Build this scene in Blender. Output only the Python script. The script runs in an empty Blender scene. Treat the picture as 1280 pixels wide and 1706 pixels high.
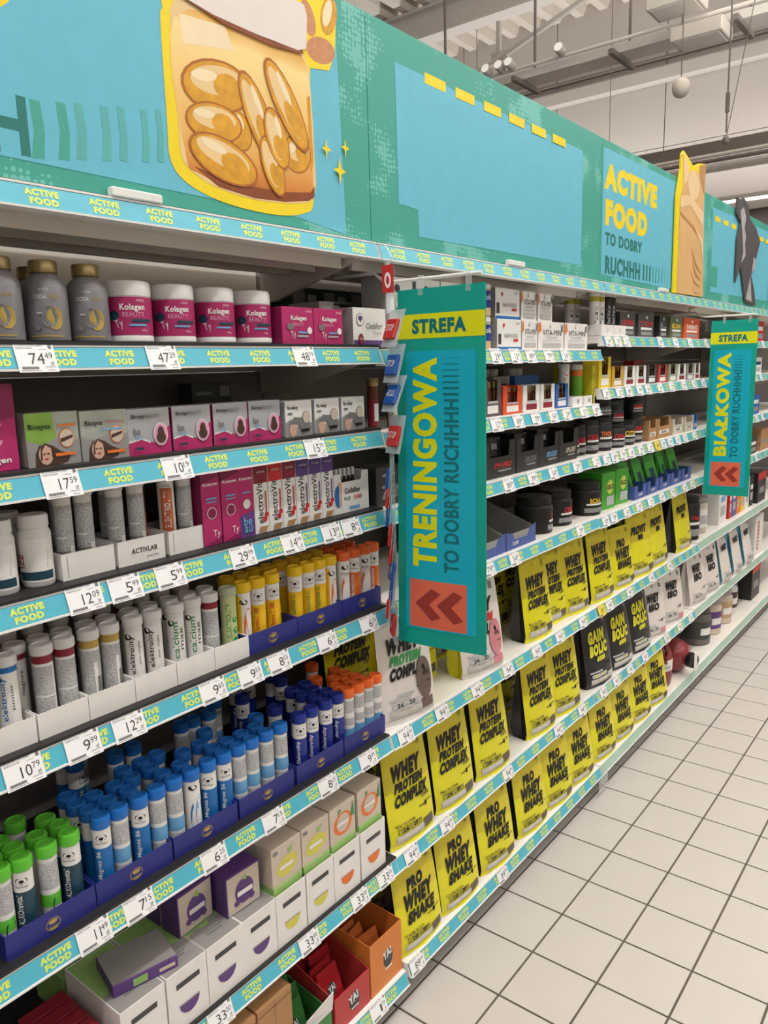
import bpy, math, random
from mathutils import Vector, Matrix
random.seed(7)
SC = bpy.context.scene
COL = SC.collection
R = math.radians

# ------------------------------------------------------------------ camera, world, light, exposure
# world axes: X runs along the aisle away from the viewer, Y runs into the shelves, Z up; metres
CAM_POS = Vector((-1.4977, -1.17835, 1.74069))
YAW, PITCH, ROLL, FPX = R(38.2965), R(-10.4904), R(-1.5392), 1297.23
fw = Vector((math.cos(PITCH)*math.cos(YAW), math.cos(PITCH)*math.sin(YAW), math.sin(PITCH)))
r0 = fw.cross(Vector((0, 0, 1))).normalized(); u0 = r0.cross(fw)
rt = r0*math.cos(ROLL) + u0*math.sin(ROLL); up = -r0*math.sin(ROLL) + u0*math.cos(ROLL)
cd = bpy.data.cameras.new('camera'); cam = bpy.data.objects.new('camera', cd); COL.objects.link(cam)
cam.matrix_world = Matrix(((rt.x, up.x, -fw.x, CAM_POS.x), (rt.y, up.y, -fw.y, CAM_POS.y), (rt.z, up.z, -fw.z, CAM_POS.z), (0, 0, 0, 1)))
cd.sensor_fit = 'HORIZONTAL'; cd.sensor_width = 36; cd.lens = FPX*36/1280; cd.clip_start = .02
SC.camera = cam
SC.view_settings.view_transform = 'Standard'; SC.view_settings.look = 'None'
SC.view_settings.gamma = 1; SC.view_settings.use_curve_mapping = False
SC.view_settings.exposure = -0.80
wd = bpy.data.worlds.new('world'); SC.world = wd; wd.use_nodes = True
wd.node_tree.nodes['Background'].inputs[0].default_value = (1.0, .98, .955, 1)
wd.node_tree.nodes['Background'].inputs[1].default_value = .25
LAMP_Y, LAMP_Z, LAMP_W, ROOF_FILL = -1.25, 4.5, 39, 300
LAMP_XS = (-4.3, -2.4, -.5, 1.4, 3.3, 5.2, 7.1)
FILL_Y, FILL_W = -4.9, 44       # unseen lamp row added over the next aisle to light the shelf fronts
for lx in LAMP_XS:
    for ly, en, dz, rot in ((LAMP_Y, LAMP_W, -.035, 0), (LAMP_Y, ROOF_FILL, .075, math.pi), (FILL_Y, FILL_W, -.035, 0)):
        ld = bpy.data.lights.new('aisle_lamp_and_fill_light', 'AREA'); ld.shape = 'RECTANGLE'; ld.size = 1.5; ld.size_y = .14
        ld.energy = en; ld.color = (1, .985, .96)      # the upward lights are added to brighten the roof deck and its bounce
        lo = bpy.data.objects.new('aisle_lamp_and_fill_light', ld); COL.objects.link(lo); lo.location = (lx, ly, LAMP_Z+dz); lo.rotation_euler = (rot, 0, 0)
CROSS = [(11.0, y, 3.98) for y in (1.6, 4.0, 6.4, 8.8)]  # past the first, hidden lamps added to brighten the far wall, uplights too
for cx_, cy_, cz_ in CROSS:
    for dz, rot, en in ((-.035, 0, 40), (.075, math.pi, 66)):
        ld = bpy.data.lights.new('cross_lamp_and_fill_light', 'AREA'); ld.shape = 'RECTANGLE'; ld.size = .14; ld.size_y = 2.0; ld.energy = en; ld.color = (1, .98, .96)
        lo = bpy.data.objects.new('cross_lamp_and_fill_light', ld); COL.objects.link(lo); lo.location = (cx_, cy_, cz_+dz); lo.rotation_euler = (rot, 0, 0)

# ------------------------------------------------------------------ helpers
def lin(c):
    return tuple((x/255/12.92 if x/255 <= .04045 else ((x/255+.055)/1.055)**2.4) for x in c)
MATS = {}
def mat(name, rgb, rough=.5, metal=0., var=.07, scale=22, alpha=1., trans=0., bump=0., emit=0., spec=.5):
    """procedural material: base colour varied a little by object-space noise"""
    if name in MATS: return MATS[name]
    m = bpy.data.materials.new(name); m.use_nodes = True; MATS[name] = m
    nt = m.node_tree; N = nt.nodes; b = N['Principled BSDF']
    tc = N.new('ShaderNodeTexCoord'); no = N.new('ShaderNodeTexNoise'); no.inputs['Scale'].default_value = scale; no.inputs['Detail'].default_value = 3
    nt.links.new(tc.outputs['Object'], no.inputs['Vector'])
    mx = N.new('ShaderNodeMix'); mx.data_type = 'RGBA'
    c = lin(rgb)
    mx.inputs['A'].default_value = (*[x*(1-var) for x in c], 1); mx.inputs['B'].default_value = (*[min(1, x*(1+var)) for x in c], 1)
    nt.links.new(no.outputs['Fac'], mx.inputs['Factor']); nt.links.new(mx.outputs['Result'], b.inputs['Base Color'])
    b.inputs['Roughness'].default_value = rough; b.inputs['Metallic'].default_value = metal; b.inputs['Alpha'].default_value = alpha
    b.inputs['Transmission Weight'].default_value = trans; b.inputs['Specular IOR Level'].default_value = spec
    if emit:
        b.inputs['Emission Color'].default_value = (*c, 1); b.inputs['Emission Strength'].default_value = emit
    if bump:
        bp = N.new('ShaderNodeBump'); bp.inputs['Strength'].default_value = bump; bp.inputs['Distance'].default_value = .002
        nt.links.new(no.outputs['Fac'], bp.inputs['Height']); nt.links.new(bp.outputs['Normal'], b.inputs['Normal'])
    return m
def fineprint(name, paper, ink, sc=1.0):
    """rows of tiny illegible text on paper"""
    if name in MATS: return MATS[name]
    m = bpy.data.materials.new(name); m.use_nodes = True; MATS[name] = m
    nt = m.node_tree; N = nt.nodes; b = N['Principled BSDF']; L = nt.links.new
    tc = N.new('ShaderNodeTexCoord'); mp = N.new('ShaderNodeMapping'); mp.inputs['Scale'].default_value = (900*sc, 900*sc, 420*sc)
    L(tc.outputs['Object'], mp.inputs['Vector'])
    vo = N.new('ShaderNodeTexNoise'); vo.inputs['Scale'].default_value = 1; vo.inputs['Detail'].default_value = 1; L(mp.outputs['Vector'], vo.inputs['Vector'])
    rp = N.new('ShaderNodeValToRGB'); rp.color_ramp.elements[0].position = .46; rp.color_ramp.elements[1].position = .56
    rp.color_ramp.elements[0].color = (*lin(ink), 1); rp.color_ramp.elements[1].color = (*lin(paper), 1)
    L(vo.outputs['Fac'], rp.inputs['Fac']); L(rp.outputs['Color'], b.inputs['Base Color']); b.inputs['Roughness'].default_value = .5
    return m

class MB:
    def __init__(s): s.v = []; s.f = []; s.m = []; s.mats = []
    def mi(s, m):
        if m not in s.mats: s.mats.append(m)
        return s.mats.index(m)
    def add(s, vs, fs, m):
        o = len(s.v); k = s.mi(m); s.v += [tuple(v) for v in vs]
        for f in fs: s.f.append([i+o for i in f]); s.m.append(k)
        return s
    def box(s, x0, x1, y0, y1, z0, z1, m, ch=0.):
        if not ch:
            return s.add([(x0,y0,z0),(x1,y0,z0),(x1,y1,z0),(x0,y1,z0),(x0,y0,z1),(x1,y0,z1),(x1,y1,z1),(x0,y1,z1)],
                  [(0,3,2,1),(4,5,6,7),(0,1,5,4),(1,2,6,5),(2,3,7,6),(3,0,4,7)], m)
        c = ch; vs = []
        for z, q in ((z0, c), (z0+c, 0), (z1-c, 0), (z1, c)):
            a, b, d, e = x0+q, x1-q, y0+q, y1-q
            vs += [(a+c,d,z),(b-c,d,z),(b,d+c,z),(b,e-c,z),(b-c,e,z),(a+c,e,z),(a,e-c,z),(a,d+c,z)]
        fs = [tuple(range(7,-1,-1)), tuple(range(24,32))]
        for l in range(3):
            for i in range(8): j = (i+1) % 8; fs.append((l*8+i, l*8+j, l*8+8+j, l*8+8+i))
        return s.add(vs, fs, m)
    def prism(s, poly, y0, y1, m):
        """polygon in (x,z), counter-clockwise seen from -Y, extruded from y0 (front) to y1"""
        n = len(poly)
        vs = [(x, y0, z) for x, z in poly]+[(x, y1, z) for x, z in poly]
        fs = [tuple(range(n)), tuple(range(2*n-1, n-1, -1))]+[(i, i+n, (i+1) % n+n, (i+1) % n) for i in range(n)]
        return s.add(vs, fs, m)
    def lathe(s, prof, m, n=20, cx=0, cy=0, cz=0):
        vs = []; fs = []
        for r, z in prof:
            for i in range(n):
                a = 2*math.pi*i/n; vs.append((cx+r*math.sin(a), cy-r*math.cos(a), cz+z))
        for k in range(len(prof)-1):
            for i in range(n):
                j = (i+1) % n; fs.append((k*n+i, k*n+j, (k+1)*n+j, (k+1)*n+i))
        fs.append(tuple(range(n-1, -1, -1))); fs.append(tuple(range((len(prof)-1)*n, len(prof)*n)))
        return s.add(vs, fs, m)
    def tube(s, pts, r, m, n=8):
        pts = [Vector(p) for p in pts]; vs = []; fs = []
        for k, p in enumerate(pts):
            d = (pts[min(k+1, len(pts)-1)]-pts[max(k-1, 0)]).normalized()
            a = d.cross(Vector((0, 0, 1)));  a = a.normalized() if a.length > 1e-4 else Vector((1, 0, 0)); b = d.cross(a)
            for i in range(n):
                t = 2*math.pi*i/n; vs.append(p+a*(r*math.cos(t))+b*(r*math.sin(t)))
        for k in range(len(pts)-1):
            for i in range(n):
                j = (i+1) % n; fs.append((k*n+i, k*n+j, (k+1)*n+j, (k+1)*n+i))
        fs.append(tuple(range(n-1, -1, -1))); fs.append(tuple(range((len(pts)-1)*n, len(pts)*n)))
        return s.add(vs, fs, m)
    def mesh(s, name, smooth=False):
        me = bpy.data.meshes.new(name); me.from_pydata(s.v, [], s.f)
        for m in s.mats: me.materials.append(m)
        me.polygons.foreach_set('material_index', s.m)
        if smooth:
            me.polygons.foreach_set('use_smooth', [True]*len(me.polygons))
            me.set_sharp_from_angle(angle=R(38))
        me.update(); return me

TXT = {}
def glyphs(st, bold):
    k = (st, bold)
    if k in TXT: return TXT[k]
    cu = bpy.data.curves.new('t', 'FONT'); cu.body = st; cu.resolution_u = 3; cu.offset = bold; cu.space_character = 1.0+bold*2.4
    o = bpy.data.objects.new('t', cu); COL.objects.link(o)
    dg = bpy.context.evaluated_depsgraph_get(); me = bpy.data.meshes.new_from_object(o.evaluated_get(dg))
    vs = [(v.co.x, v.co.y) for v in me.vertices]; fs = [tuple(p.vertices) for p in me.polygons]
    bpy.data.objects.remove(o); bpy.data.curves.remove(cu); bpy.data.meshes.remove(me)
    x0, x1 = min(v[0] for v in vs), max(v[0] for v in vs); y0, y1 = min(v[1] for v in vs), max(v[1] for v in vs)
    vs = [((x-x0)/(x1-x0)-.5, (y-y0)/(y1-y0)-.5) for x, y in vs]
    TXT[k] = (vs, fs); return TXT[k]

def prints(mb, items, fn, su, sv, lay=.00035, base=.0005, grid=(1, 1)):
    """flat printing laid on a surface fn(u,v,offset); u,v in 0..1, su,sv the surface size in metres.
    t: ('t',text,cu,cv,w,h,mat[,rot[,bold[,shear]]])  r: ('r',u0,v0,u1,v1,mat)  e: ('e',cu,cv,ru,rv,mat[,rot])  p: ('p',pts,mat)"""
    for n, it in enumerate(items):
        off = base+lay*n*(.2 if len(items) > 20 else .5 if len(items) > 12 else 1); k = it[0]
        if k == 't':
            _, st, cu, cv, w, h, m = it[:7]; rot = R(it[7]) if len(it) > 7 else 0; bold = it[8] if len(it) > 8 else .02; sh = it[9] if len(it) > 9 else 0
            vs, fs = glyphs(st, bold); c, s_ = math.cos(rot), math.sin(rot); o = []
            for x, y in vs:
                X = (x+sh*y)*w; Y = y*h
                o.append(fn(cu+(X*c-Y*s_)/su, cv+(X*s_+Y*c)/sv, off))
            mb.add(o, fs, m)
        elif k == 'r':
            _, a, b, c, d, m = it; nu, nv = grid; o = []; fs = []
            for j in range(nv+1):
                for i in range(nu+1): o.append(fn(a+(c-a)*i/nu, b+(d-b)*j/nv, off))
            for j in range(nv):
                for i in range(nu): q = j*(nu+1)+i; fs.append((q, q+1, q+nu+2, q+nu+1))
            mb.add(o, fs, m)
        elif k == 'e':
            _, cu, cv, ru, rv, m = it[:6]; rot = R(it[6]) if len(it) > 6 else 0; o = []; c, s_ = math.cos(rot), math.sin(rot)
            for i in range(20):
                t = 2*math.pi*i/20; X = ru*math.cos(t); Y = rv*math.sin(t)
                o.append(fn(cu+(X*c-Y*s_)/su, cv+(X*s_+Y*c)/sv, off))
            mb.add(o, [tuple(range(20))], m)
        elif k == 's':
            P = it[1]; n_ = len(P); o = []
            for i in range(n_):
                p0, p1, p2, p3 = P[i-1], P[i], P[(i+1) % n_], P[(i+2) % n_]
                for q in range(5):
                    t = q/5; o.append(tuple(.5*(2*p1[a]+(p2[a]-p0[a])*t+(2*p0[a]-5*p1[a]+4*p2[a]-p3[a])*t*t+(3*p1[a]-p0[a]-3*p2[a]+p3[a])*t**3) for a in (0, 1)))
            mb.add([fn(u, v, off) for u, v in o], [tuple(range(len(o)))], it[2])
        elif k == 'p':
            mb.add([fn(u, v, off) for u, v in it[1]], [tuple(range(len(it[1])))], it[2])

def link(name, me, parent=None):
    o = bpy.data.objects.new(name, me); COL.objects.link(o)
    if parent: o.parent = parent
    return o
def tag(o, label, cat, group=None, kind=None):
    o['label'] = label; o['category'] = cat
    if group: o['group'] = group
    if kind: o['kind'] = kind
    return o
def struct(name, mb, smooth=False):
    o = link(name, mb.mesh(name, smooth)); o['kind'] = 'structure'; return o
def thing(name, label, cat, loc=(0, 0, 0), rz=0., parts=(), group=None, rx=0., ry=0., sc=None):
    """an Empty at the thing's base that parents its parts; parts = [(name, mesh, [sub-parts], label)]"""
    e = bpy.data.objects.new(name, None); COL.objects.link(e); e.empty_display_size = .03
    e.location = loc; e.rotation_euler = (rx, ry, rz)
    if sc: e.scale = sc
    tag(e, label, cat, group)
    for p in parts:
        o = link(p[0], p[1], e)
        if len(p) > 3 and p[3]: o['label'] = p[3]
        for q in (p[2] if len(p) > 2 and p[2] else ()): link(q[0], q[1], o)
    return e
ORD = 'first second third fourth fifth sixth seventh eighth ninth tenth eleventh twelfth thirteenth fourteenth fifteenth sixteenth seventeenth eighteenth nineteenth twentieth twenty-first twenty-second twenty-third twenty-fourth twenty-fifth'.split()

# ------------------------------------------------------------------ palette
WHITE = mat('white_card', (236, 233, 230), .55); OFFW = mat('offwhite_plastic', (226, 224, 222), .35)
BLACK = mat('black_plastic', (26, 25, 26), .4); INK = mat('black_ink', (20, 20, 20), .6); CHAR = mat('charcoal_panel', (132, 126, 122), .7, var=.15, scale=6)
SHELFW = mat('shelf_white_enamel', (233, 228, 220), .4, var=.04, scale=5); LIPW = mat('lip_white', (238, 238, 236), .35)
MATBK = mat('black_shelf_mat', (34, 33, 35), .55); STRIP = mat('teal_strip', (82, 178, 200), .4, var=.05); STRIPG = mat('pale_green_strip', (168, 198, 180), .4, var=.16, scale=9)
LIME = mat('lime_print', (214, 228, 96), .5); GREYINK = mat('grey_ink', (120, 120, 122), .6); TAGW = mat('tag_paper', (240, 240, 242), .6)
CREAM = mat('cream_panel', (224, 217, 206), .6, var=.05, scale=3)
YEL = mat('yellow_pouch', (222, 214, 32), .3, var=.1, scale=12, bump=.35); YELB = mat('bright_yellow', (236, 228, 20), .35)
DKPOUCH = mat('black_pouch', (40, 40, 42), .32, var=.2, bump=.4); MUST = mat('mustard_print', (196, 178, 40), .4)
PINK = mat('magenta_card', (186, 42, 108), .4, var=.08); PINKD = mat('dark_magenta', (140, 32, 84), .45); SILV = mat('silver_card', (190, 190, 196), .3, metal=.25)
GREYB = mat('grey_bottle', (138, 136, 140), .32, metal=.35); GOLD = mat('gold_cap', (160, 138, 92), .32, metal=.7); GOLDI = mat('gold_ink', (196, 168, 88), .4, metal=.4)
BLUET = mat('royal_blue_tray', (38, 46, 128), .45, var=.08); BLUEI = mat('inner_blue_tray', (30, 44, 160), .4); BLUEC = mat('blue_cap', (32, 108, 190), .35); NAVY = mat('navy_cap', (30, 48, 140), .35)
GREENC = mat('green_cap', (96, 190, 56), .35); ORNC = mat('orange_cap', (232, 104, 42), .4); YELC = mat('yellow_cap', (240, 196, 30), .35)
KORN = mat('orange_label', (226, 110, 34), .4); KYEL = mat('yellow_label', (246, 196, 30), .4); LBLUE = mat('light_blue_label', (110, 170, 216), .4); MBLUE = mat('mid_blue_label', (30, 110, 180), .4); DTEAL = mat('dark_teal_label', (30, 66, 84), .4)
RED = mat('red_print', (200, 40, 44), .45); REDD = mat('dark_red_print', (138, 30, 44), .45); GREENP = mat('green_print', (60, 150, 84), .45); PURP = mat('purple_print', (96, 62, 128), .45)
ORN = mat('orange_print', (234, 120, 50), .45); SKIN = mat('skin_print', (214, 172, 150), .5); HAIR = mat('brown_print', (74, 50, 42), .5); KRAFT = mat('kraft_card', (176, 132, 88), .7); GREY = mat('grey_card', (150, 148, 146), .55)
LGREEN = mat('light_green_card', (150, 192, 110), .5); LEMON = mat('lemon_print', (214, 206, 92), .5); BEIGE = mat('beige_card', (206, 192, 176), .5); DGREY = mat('dark_grey_card', (66, 66, 68), .5)
TEALB = mat('teal_print', (70, 168, 152), .5); BLUEB = mat('sky_print', (104, 190, 214), .5); YELS = mat('sign_yellow', (246, 218, 26), .45); DKTEAL = mat('deep_teal_print', (38, 122, 116), .5)
FP = fineprint('fine_print', (222, 222, 222), (140, 140, 144), 1.7); FPD = fineprint('fine_print_dark', (40, 40, 42), (190, 190, 192)); FPY = fineprint('fine_print_yellow', (214, 204, 50), (60, 58, 40), .6)
CLEAR = mat('clear_plastic', (230, 236, 238), .12, alpha=.28); AMBER = mat('amber_glass', (92, 44, 18), .15); CHROME = mat('bare_metal', (190, 190, 188), .3, metal=.8)

# ------------------------------------------------------------------ the hall
TILE = .203; TX0, TY0 = .7827, -.02
GROUT = mat('grout', (92, 83, 76), .8, var=.12); TILEM = mat('floor_tile_glaze', (192, 187, 182), .5, var=.045, scale=7)
fl = struct('floor', MB().box(-6, 12, -7, 12, -.1, -.0035, GROUT))
def tile_mesh():
    g = .0031; h = TILE/2-g
    return MB().box(-h, h, -h, h, -.0035, 0, TILEM, .0009)
tm = tile_mesh().mesh('floor_tile')
cells = []
for k in range(-16, 56):
    for j in range(-3, 16):
        c = Vector((TX0+(k+.5)*TILE, TY0-(j+.5)*TILE, 0)); d = c-CAM_POS; z = d.dot(fw)
        vis = z > .1 and 640+FPX*d.dot(rt)/z > 560 and 640+FPX*d.dot(rt)/z < 1420 and 853-FPX*d.dot(up)/z < 1850
        cells.append((0 if vis else 1, d.length, c))
cells.sort(key=lambda a: a[:2])
for q in cells[:300]:
    o = link('floor_tile', tm, fl); o.location = q[2]
far = MB(); src = tile_mesh()
for q in cells[300:]:
    far.add([(v[0]+q[2].x, v[1]+q[2].y, v[2]) for v in src.v], src.f, TILEM)
o = link('floor_tile_field', far.mesh('floor_tile_field'), fl); o['kind'] = 'stuff'

WALLM = mat('wall_cladding', (192, 184, 177), .7, var=.04, scale=1.2); CEILM = mat('roof_deck', (224, 215, 204), .7, var=.06, scale=2); PIPEM = mat('pipe_paint', (236, 231, 224), .5)
DKW = mat('dark_wall_band', (112, 104, 102), .7); STEELW = mat('white_steel', (214, 208, 200), .5); STEELD = mat('grey_steel', (128, 120, 114), .55)
wf = struct('wall_far', MB().box(12.06, 12.3, -7, 14, 0, 9, DKW))
for i in range(11):
    y = -6+i*1.9
    link('wall_panel', MB().box(12.0, 12.06, y, y+1.885, 5.15, 7.9, WALLM, .004).mesh('wall_panel'), wf)
    link('wall_panel', MB().box(12.0, 12.06, y, y+1.885, 4.0, 5.14, WALLM, .004).mesh('wall_panel'), wf)
cm = MB(); ys = []; y = -7.
vs = []; fs = []
prof = []
while y < 14:
    prof += [(y, 7.62), (y+.10, 7.62), (y+.16, 7.47), (y+.30, 7.47), (y+.36, 7.62)]; y += .42
for yy, zz in prof: vs += [(-6, yy, zz), (12.0, yy, zz)]
fs = [(2*i, 2*i+2, 2*i+3, 2*i+1) for i in range(len(prof)-1)]
cm.add(vs, fs, CEILM); cm.box(-6, 12.0, -7, 14, 7.7, 7.75, CEILM)
struct('ceiling', cm)
struct('trim_1', MB().box(9.85, 10.15, -7, 14, 6.98, 7.02, STEELW).box(9.97, 10.03, -7, 14, 7.02, 7.40, STEELW).box(9.85, 10.15, -7, 14, 7.40, 7.44, STEELW))
struct('trim_2', MB().tube([(11.93, -7, 6.46), (11.93, 14, 6.46)], .035, STEELD))
struct('trim_3', MB().box(11.85, 12.0, -7, 14, 6.1, 6.34, WALLM, .03))
# hanging cable tray with cross brackets
e = thing('cable_tray', 'long white perforated cable tray hanging under the roof', 'cable tray', (8, 0, 5.2))
b = MB(); b.box(-.16, .16, -3, 8, 0, .008, PIPEM); b.box(-.168, -.16, -3, 8, 0, .09, PIPEM); b.box(.16, .168, -3, 8, 0, .09, PIPEM)
link('tray_channel', b.mesh('tray_channel'), e)
rm_ = MB().box(-.158, .158, -.012, .012, .009, .02, STEELD).mesh('rung')
for i in range(70): o = link('rung', rm_, e); o.location.y = -2.8+i*.15
for y in (1.3, 2.62, 3.85, 5.2):
    o = link('bracket', MB().box(-.36, .3, -.03, .03, -.06, -.002, STEELD, .004).mesh('bracket'), e); o.location.y = y
    o2 = link('hanger_rod', MB().tube([(.2, 0, 0), (.2, 0, 2.2)], .018, STEELD).mesh('hanger_rod'), o)
e = thing('cable_tray', 'thin white wire tray strung with spotlights beside the cable tray', 'cable tray', (7.75, 0, 5.3))
link('wire_channel', MB().tube([(0, -3, 0), (0, 8, 0)], .02, PIPEM).mesh('wire_channel'), e)
link('wire_channel', MB().tube([(.05, -3, .03), (.05, 8, .03)], .012, PIPEM).mesh('wire_channel'), e)
spot = MB().lathe([(.035, 0), (.05, .02), (.06, .13), (.055, .14)], STEELW, 14).mesh('spot_can', True)
spotf = MB().lathe([(.05, .141), (.05, .146)], mat('spot_lens', (250, 248, 240), .3, emit=.7), 14).mesh('lens')
for i, (y, l) in enumerate([(4.3, 'leftmost'), (4.12, 'second'), (3.98, 'third'), (3.32, 'lone right-hand')]):
    thing('spotlight', 'small white spotlight on the wire tray, %s of the cluster' % l, 'spotlight', (7.73, y-.08, 5.32), 0, [('spot_can', spot), ('lens', spotf)], 'spotlights under the roof', ry=R(-75))
e = thing('roof_brace', 'white steel roof brace with an upright strut', 'brace', (9.3, 0, 0))
link('strut', MB().box(-.03, .03, 4.97, 5.03, 6.08, 6.6, STEELW).mesh('strut'), e)
link('diagonal', MB().tube([(0, 5.6, 5.95), (0, 5.0, 6.1), (0, 3.0, 6.75)], .04, STEELW).mesh('diagonal'), e)
link('gusset_plate', MB().box(-.01, .01, 4.86, 5.12, 6.06, 6.2, STEELW).mesh('gusset_plate'), e)
for i, (y, z) in enumerate([(1.85, 5.33), (1.62, 5.0)]):
    e = thing('ceiling_box', ['white boxy fan coil unit above the cable tray', 'white boxy unit just under the cable tray'][i], 'ventilation unit', (7.5+.1*i, y, z))
    link('casing', MB().box(-.2, .2, -.26, .26, 0, .14, STEELW, .01).mesh('casing'), e); link('grille', MB().box(-.17, .17, -.22, .22, -.006, 0, PIPEM).mesh('grille'), e)
    link('hanger_rod', MB().tube([(0, .2, .14), (0, .2, 2.1)], .008, STEELD).mesh('hanger_rod'), e)
e = thing('globe_sensor', 'white globe hanging on a thin cable before the wall', 'hanging globe', (6.6, 1.48, 4.285))
link('globe', MB().lathe([(.025, -.088), (.047, -.078), (.07, -.055), (.081, -.015), (.081, .023), (.07, .058), (.04, .08), (.015, .088)], PIPEM, 18).mesh('globe', True), e)
link('cable', MB().tube([(0, 0, .087), (0, 0, 3.2)], .005, STEELD).mesh('cable'), e)
e = thing('cable_hanger', 'slender steel wire hanger with a turnbuckle', 'wire hanger', (6.5, 1.0, 0))
link('wire', MB().tube([(0, .02, 3.78), (0, .03, 7.4)], .008, STEELD).mesh('wire'), e); link('wire', MB().tube([(0, .02, 3.72), (0, -.6, 7.4)], .004, STEELD).mesh('wire'), e)
link('turnbuckle', MB().box(-.015, .015, .003, .037, 3.95, 4.12, STEELD, .004).mesh('turnbuckle'), e); link('hook', MB().lathe([(.02, 3.68), (.03, 3.70), (.03, 3.73), (.012, 3.75)], STEELD, 10, 0, .02).mesh('hook'), e)
e = thing('pipe_bundle', 'bundle of pale pipes running along a grey steel channel', 'pipes', (10, 0, 4.3))
link('channel', MB().box(-.06, .06, -3, 8, .1, .28, STEELD, .01).mesh('channel'), e)
for i, (z, x, m) in enumerate([(.09, -.1, PIPEM), (.02, -.12, STEELD), (-.04, -.1, PIPEM), (-.08, -.02, PIPEM), (.05, .0, STEELD)]):
    link('pipe', MB().tube([(x, -3, z), (x, 8, z)], .028, m).mesh('pipe', True), e)
DIFF = mat('lamp_diffuser', (255, 252, 246), .4, emit=4.)
def luminaire(name, label, x, y, z, along_x, L):
    e = thing(name, label, 'lamp', (x, y, z), 0 if along_x else R(90), group='linear ceiling lamps')
    link('housing', MB().box(-L/2, L/2, -.09, .09, 0, .06, STEELW, .008).mesh('housing'), e)
    link('diffuser', MB().box(-L/2+.02, L/2-.02, -.07, .07, -.02, -.0005, DIFF, .004).mesh('diffuser'), e)
    link('hanger_rod', MB().tube([(0, 0, .06), (0, 0, 7.6-z)], .006, STEELD).mesh('hanger_rod'), e)
for i, lx in enumerate(LAMP_XS):
    luminaire('aisle_lamp', 'white linear lamp above the aisle, %s along it' % ORD[i], lx, LAMP_Y, LAMP_Z, True, 1.55)
    luminaire('aisle_lamp', 'unseen fill lamp added above the next aisle, %s along it' % ORD[i], lx, FILL_Y, LAMP_Z, True, 1.55)
for i, (cx_, cy_, cz_) in enumerate(CROSS): luminaire('cross_lamp', 'lit white linear lamp across the far end of the hall' if i == 0 else 'hidden lamp added to brighten the far wall, %s behind the header boards' % ORD[i], cx_, cy_, cz_, False, 2.1)

# ------------------------------------------------------------------ shelving
BW = 1.33; DEP = .41
LEV = {1: [1.79, 1.592, 1.395, 1.142, .789, .438, .104], 2: [1.785, 1.586, 1.393, 1.150, .787, .424, .12],
       3: [1.838, 1.642, 1.390, 1.145, .785, .422, .12], 4: [1.84, 1.642, 1.390, 1.14, .79, .424, .12], 5: [1.84, 1.642, 1.390, 1.14, .79, .424, .12]}
BAYN = {1: 'near', 2: 'second', 3: 'third', 4: 'fourth', 5: 'farthest'}
SHN = ['top', 'second', 'third', 'fourth', 'fifth', 'sixth', 'base']
def railmap(u, v, off): return (u, -.007+.014*v/.04-off, v)
L1 = BW-.012
lm = MB(); prints(lm, [('t', 'ACTIVE', 0, .0262, .056, .0110, LIME, 0, .065), ('t', 'FOOD', .001, .0130, .047, .0110, LIME, 0, .065)], railmap, 1, 1, lay=0, base=.0016)
lett_me = lm.mesh('strip_lettering')
def lettering(s, dx):
    for i in range(12):
        o = link('strip_lettering', lett_me, s); o.location.x = .07+i*.107+dx
def lip_mesh(m_lip):
    b = MB(); pr = [(-.0095, 0), (-.0095, .0033), (-.0048, .0036), (.0068, .0364), (.0042, .0367), (.0042, .04), (.02, .04), (.02, 0)]
    b.add([(.003, y, z) for y, z in pr]+[(BW-.003, y, z) for y, z in pr], [tuple(range(7, -1, -1)), tuple(range(8, 16))]+[(i, (i+1) % 8, (i+1) % 8+8, i+8) for i in range(8)], m_lip)
    return b.mesh('shelf_lip')
lip_w = lip_mesh(LIPW)
def strip_mesh(m):
    b = MB(); b.add([railmap(.006, .0040, .0011), railmap(BW-.006, .0040, .0011), railmap(BW-.006, .0355, .0011), railmap(.006, .0355, .0011)], [(0, 1, 2, 3)], m)
    return b.mesh('price_strip')
st_t, st_g = strip_mesh(STRIP), strip_mesh(STRIPG)
brd_w = MB().box(.003, BW-.003, .0205, DEP, .012, .0395, SHELFW).mesh('shelf_board')
mat_b = MB().box(.004, BW-.004, .003, DEP-.005, .0401, .0455, MATBK).mesh('shelf_mat')
rib_m = MB().box(.02, BW-.02, -.006, .006, -.012, .0118, SHELFW).mesh('rib')
brk_m = MB().prism([(0, 0), (.004, 0), (.004, .0), (.004, .001)], 0, .001, SHELFW)
def bracket_mesh():
    b = MB(); b.add([(x, y, z) for x in (0, .004) for y, z in ((.05, .011), (DEP+.005, .011), (DEP+.005, -.07), (DEP-.05, -.07))], [(3, 2, 1, 0), (4, 5, 6, 7), (0, 1, 5, 4), (1, 2, 6, 5), (2, 3, 7, 6), (3, 0, 4, 7)], SHELFW); return b.mesh('shelf_bracket')
brk_me = bracket_mesh()
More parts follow.
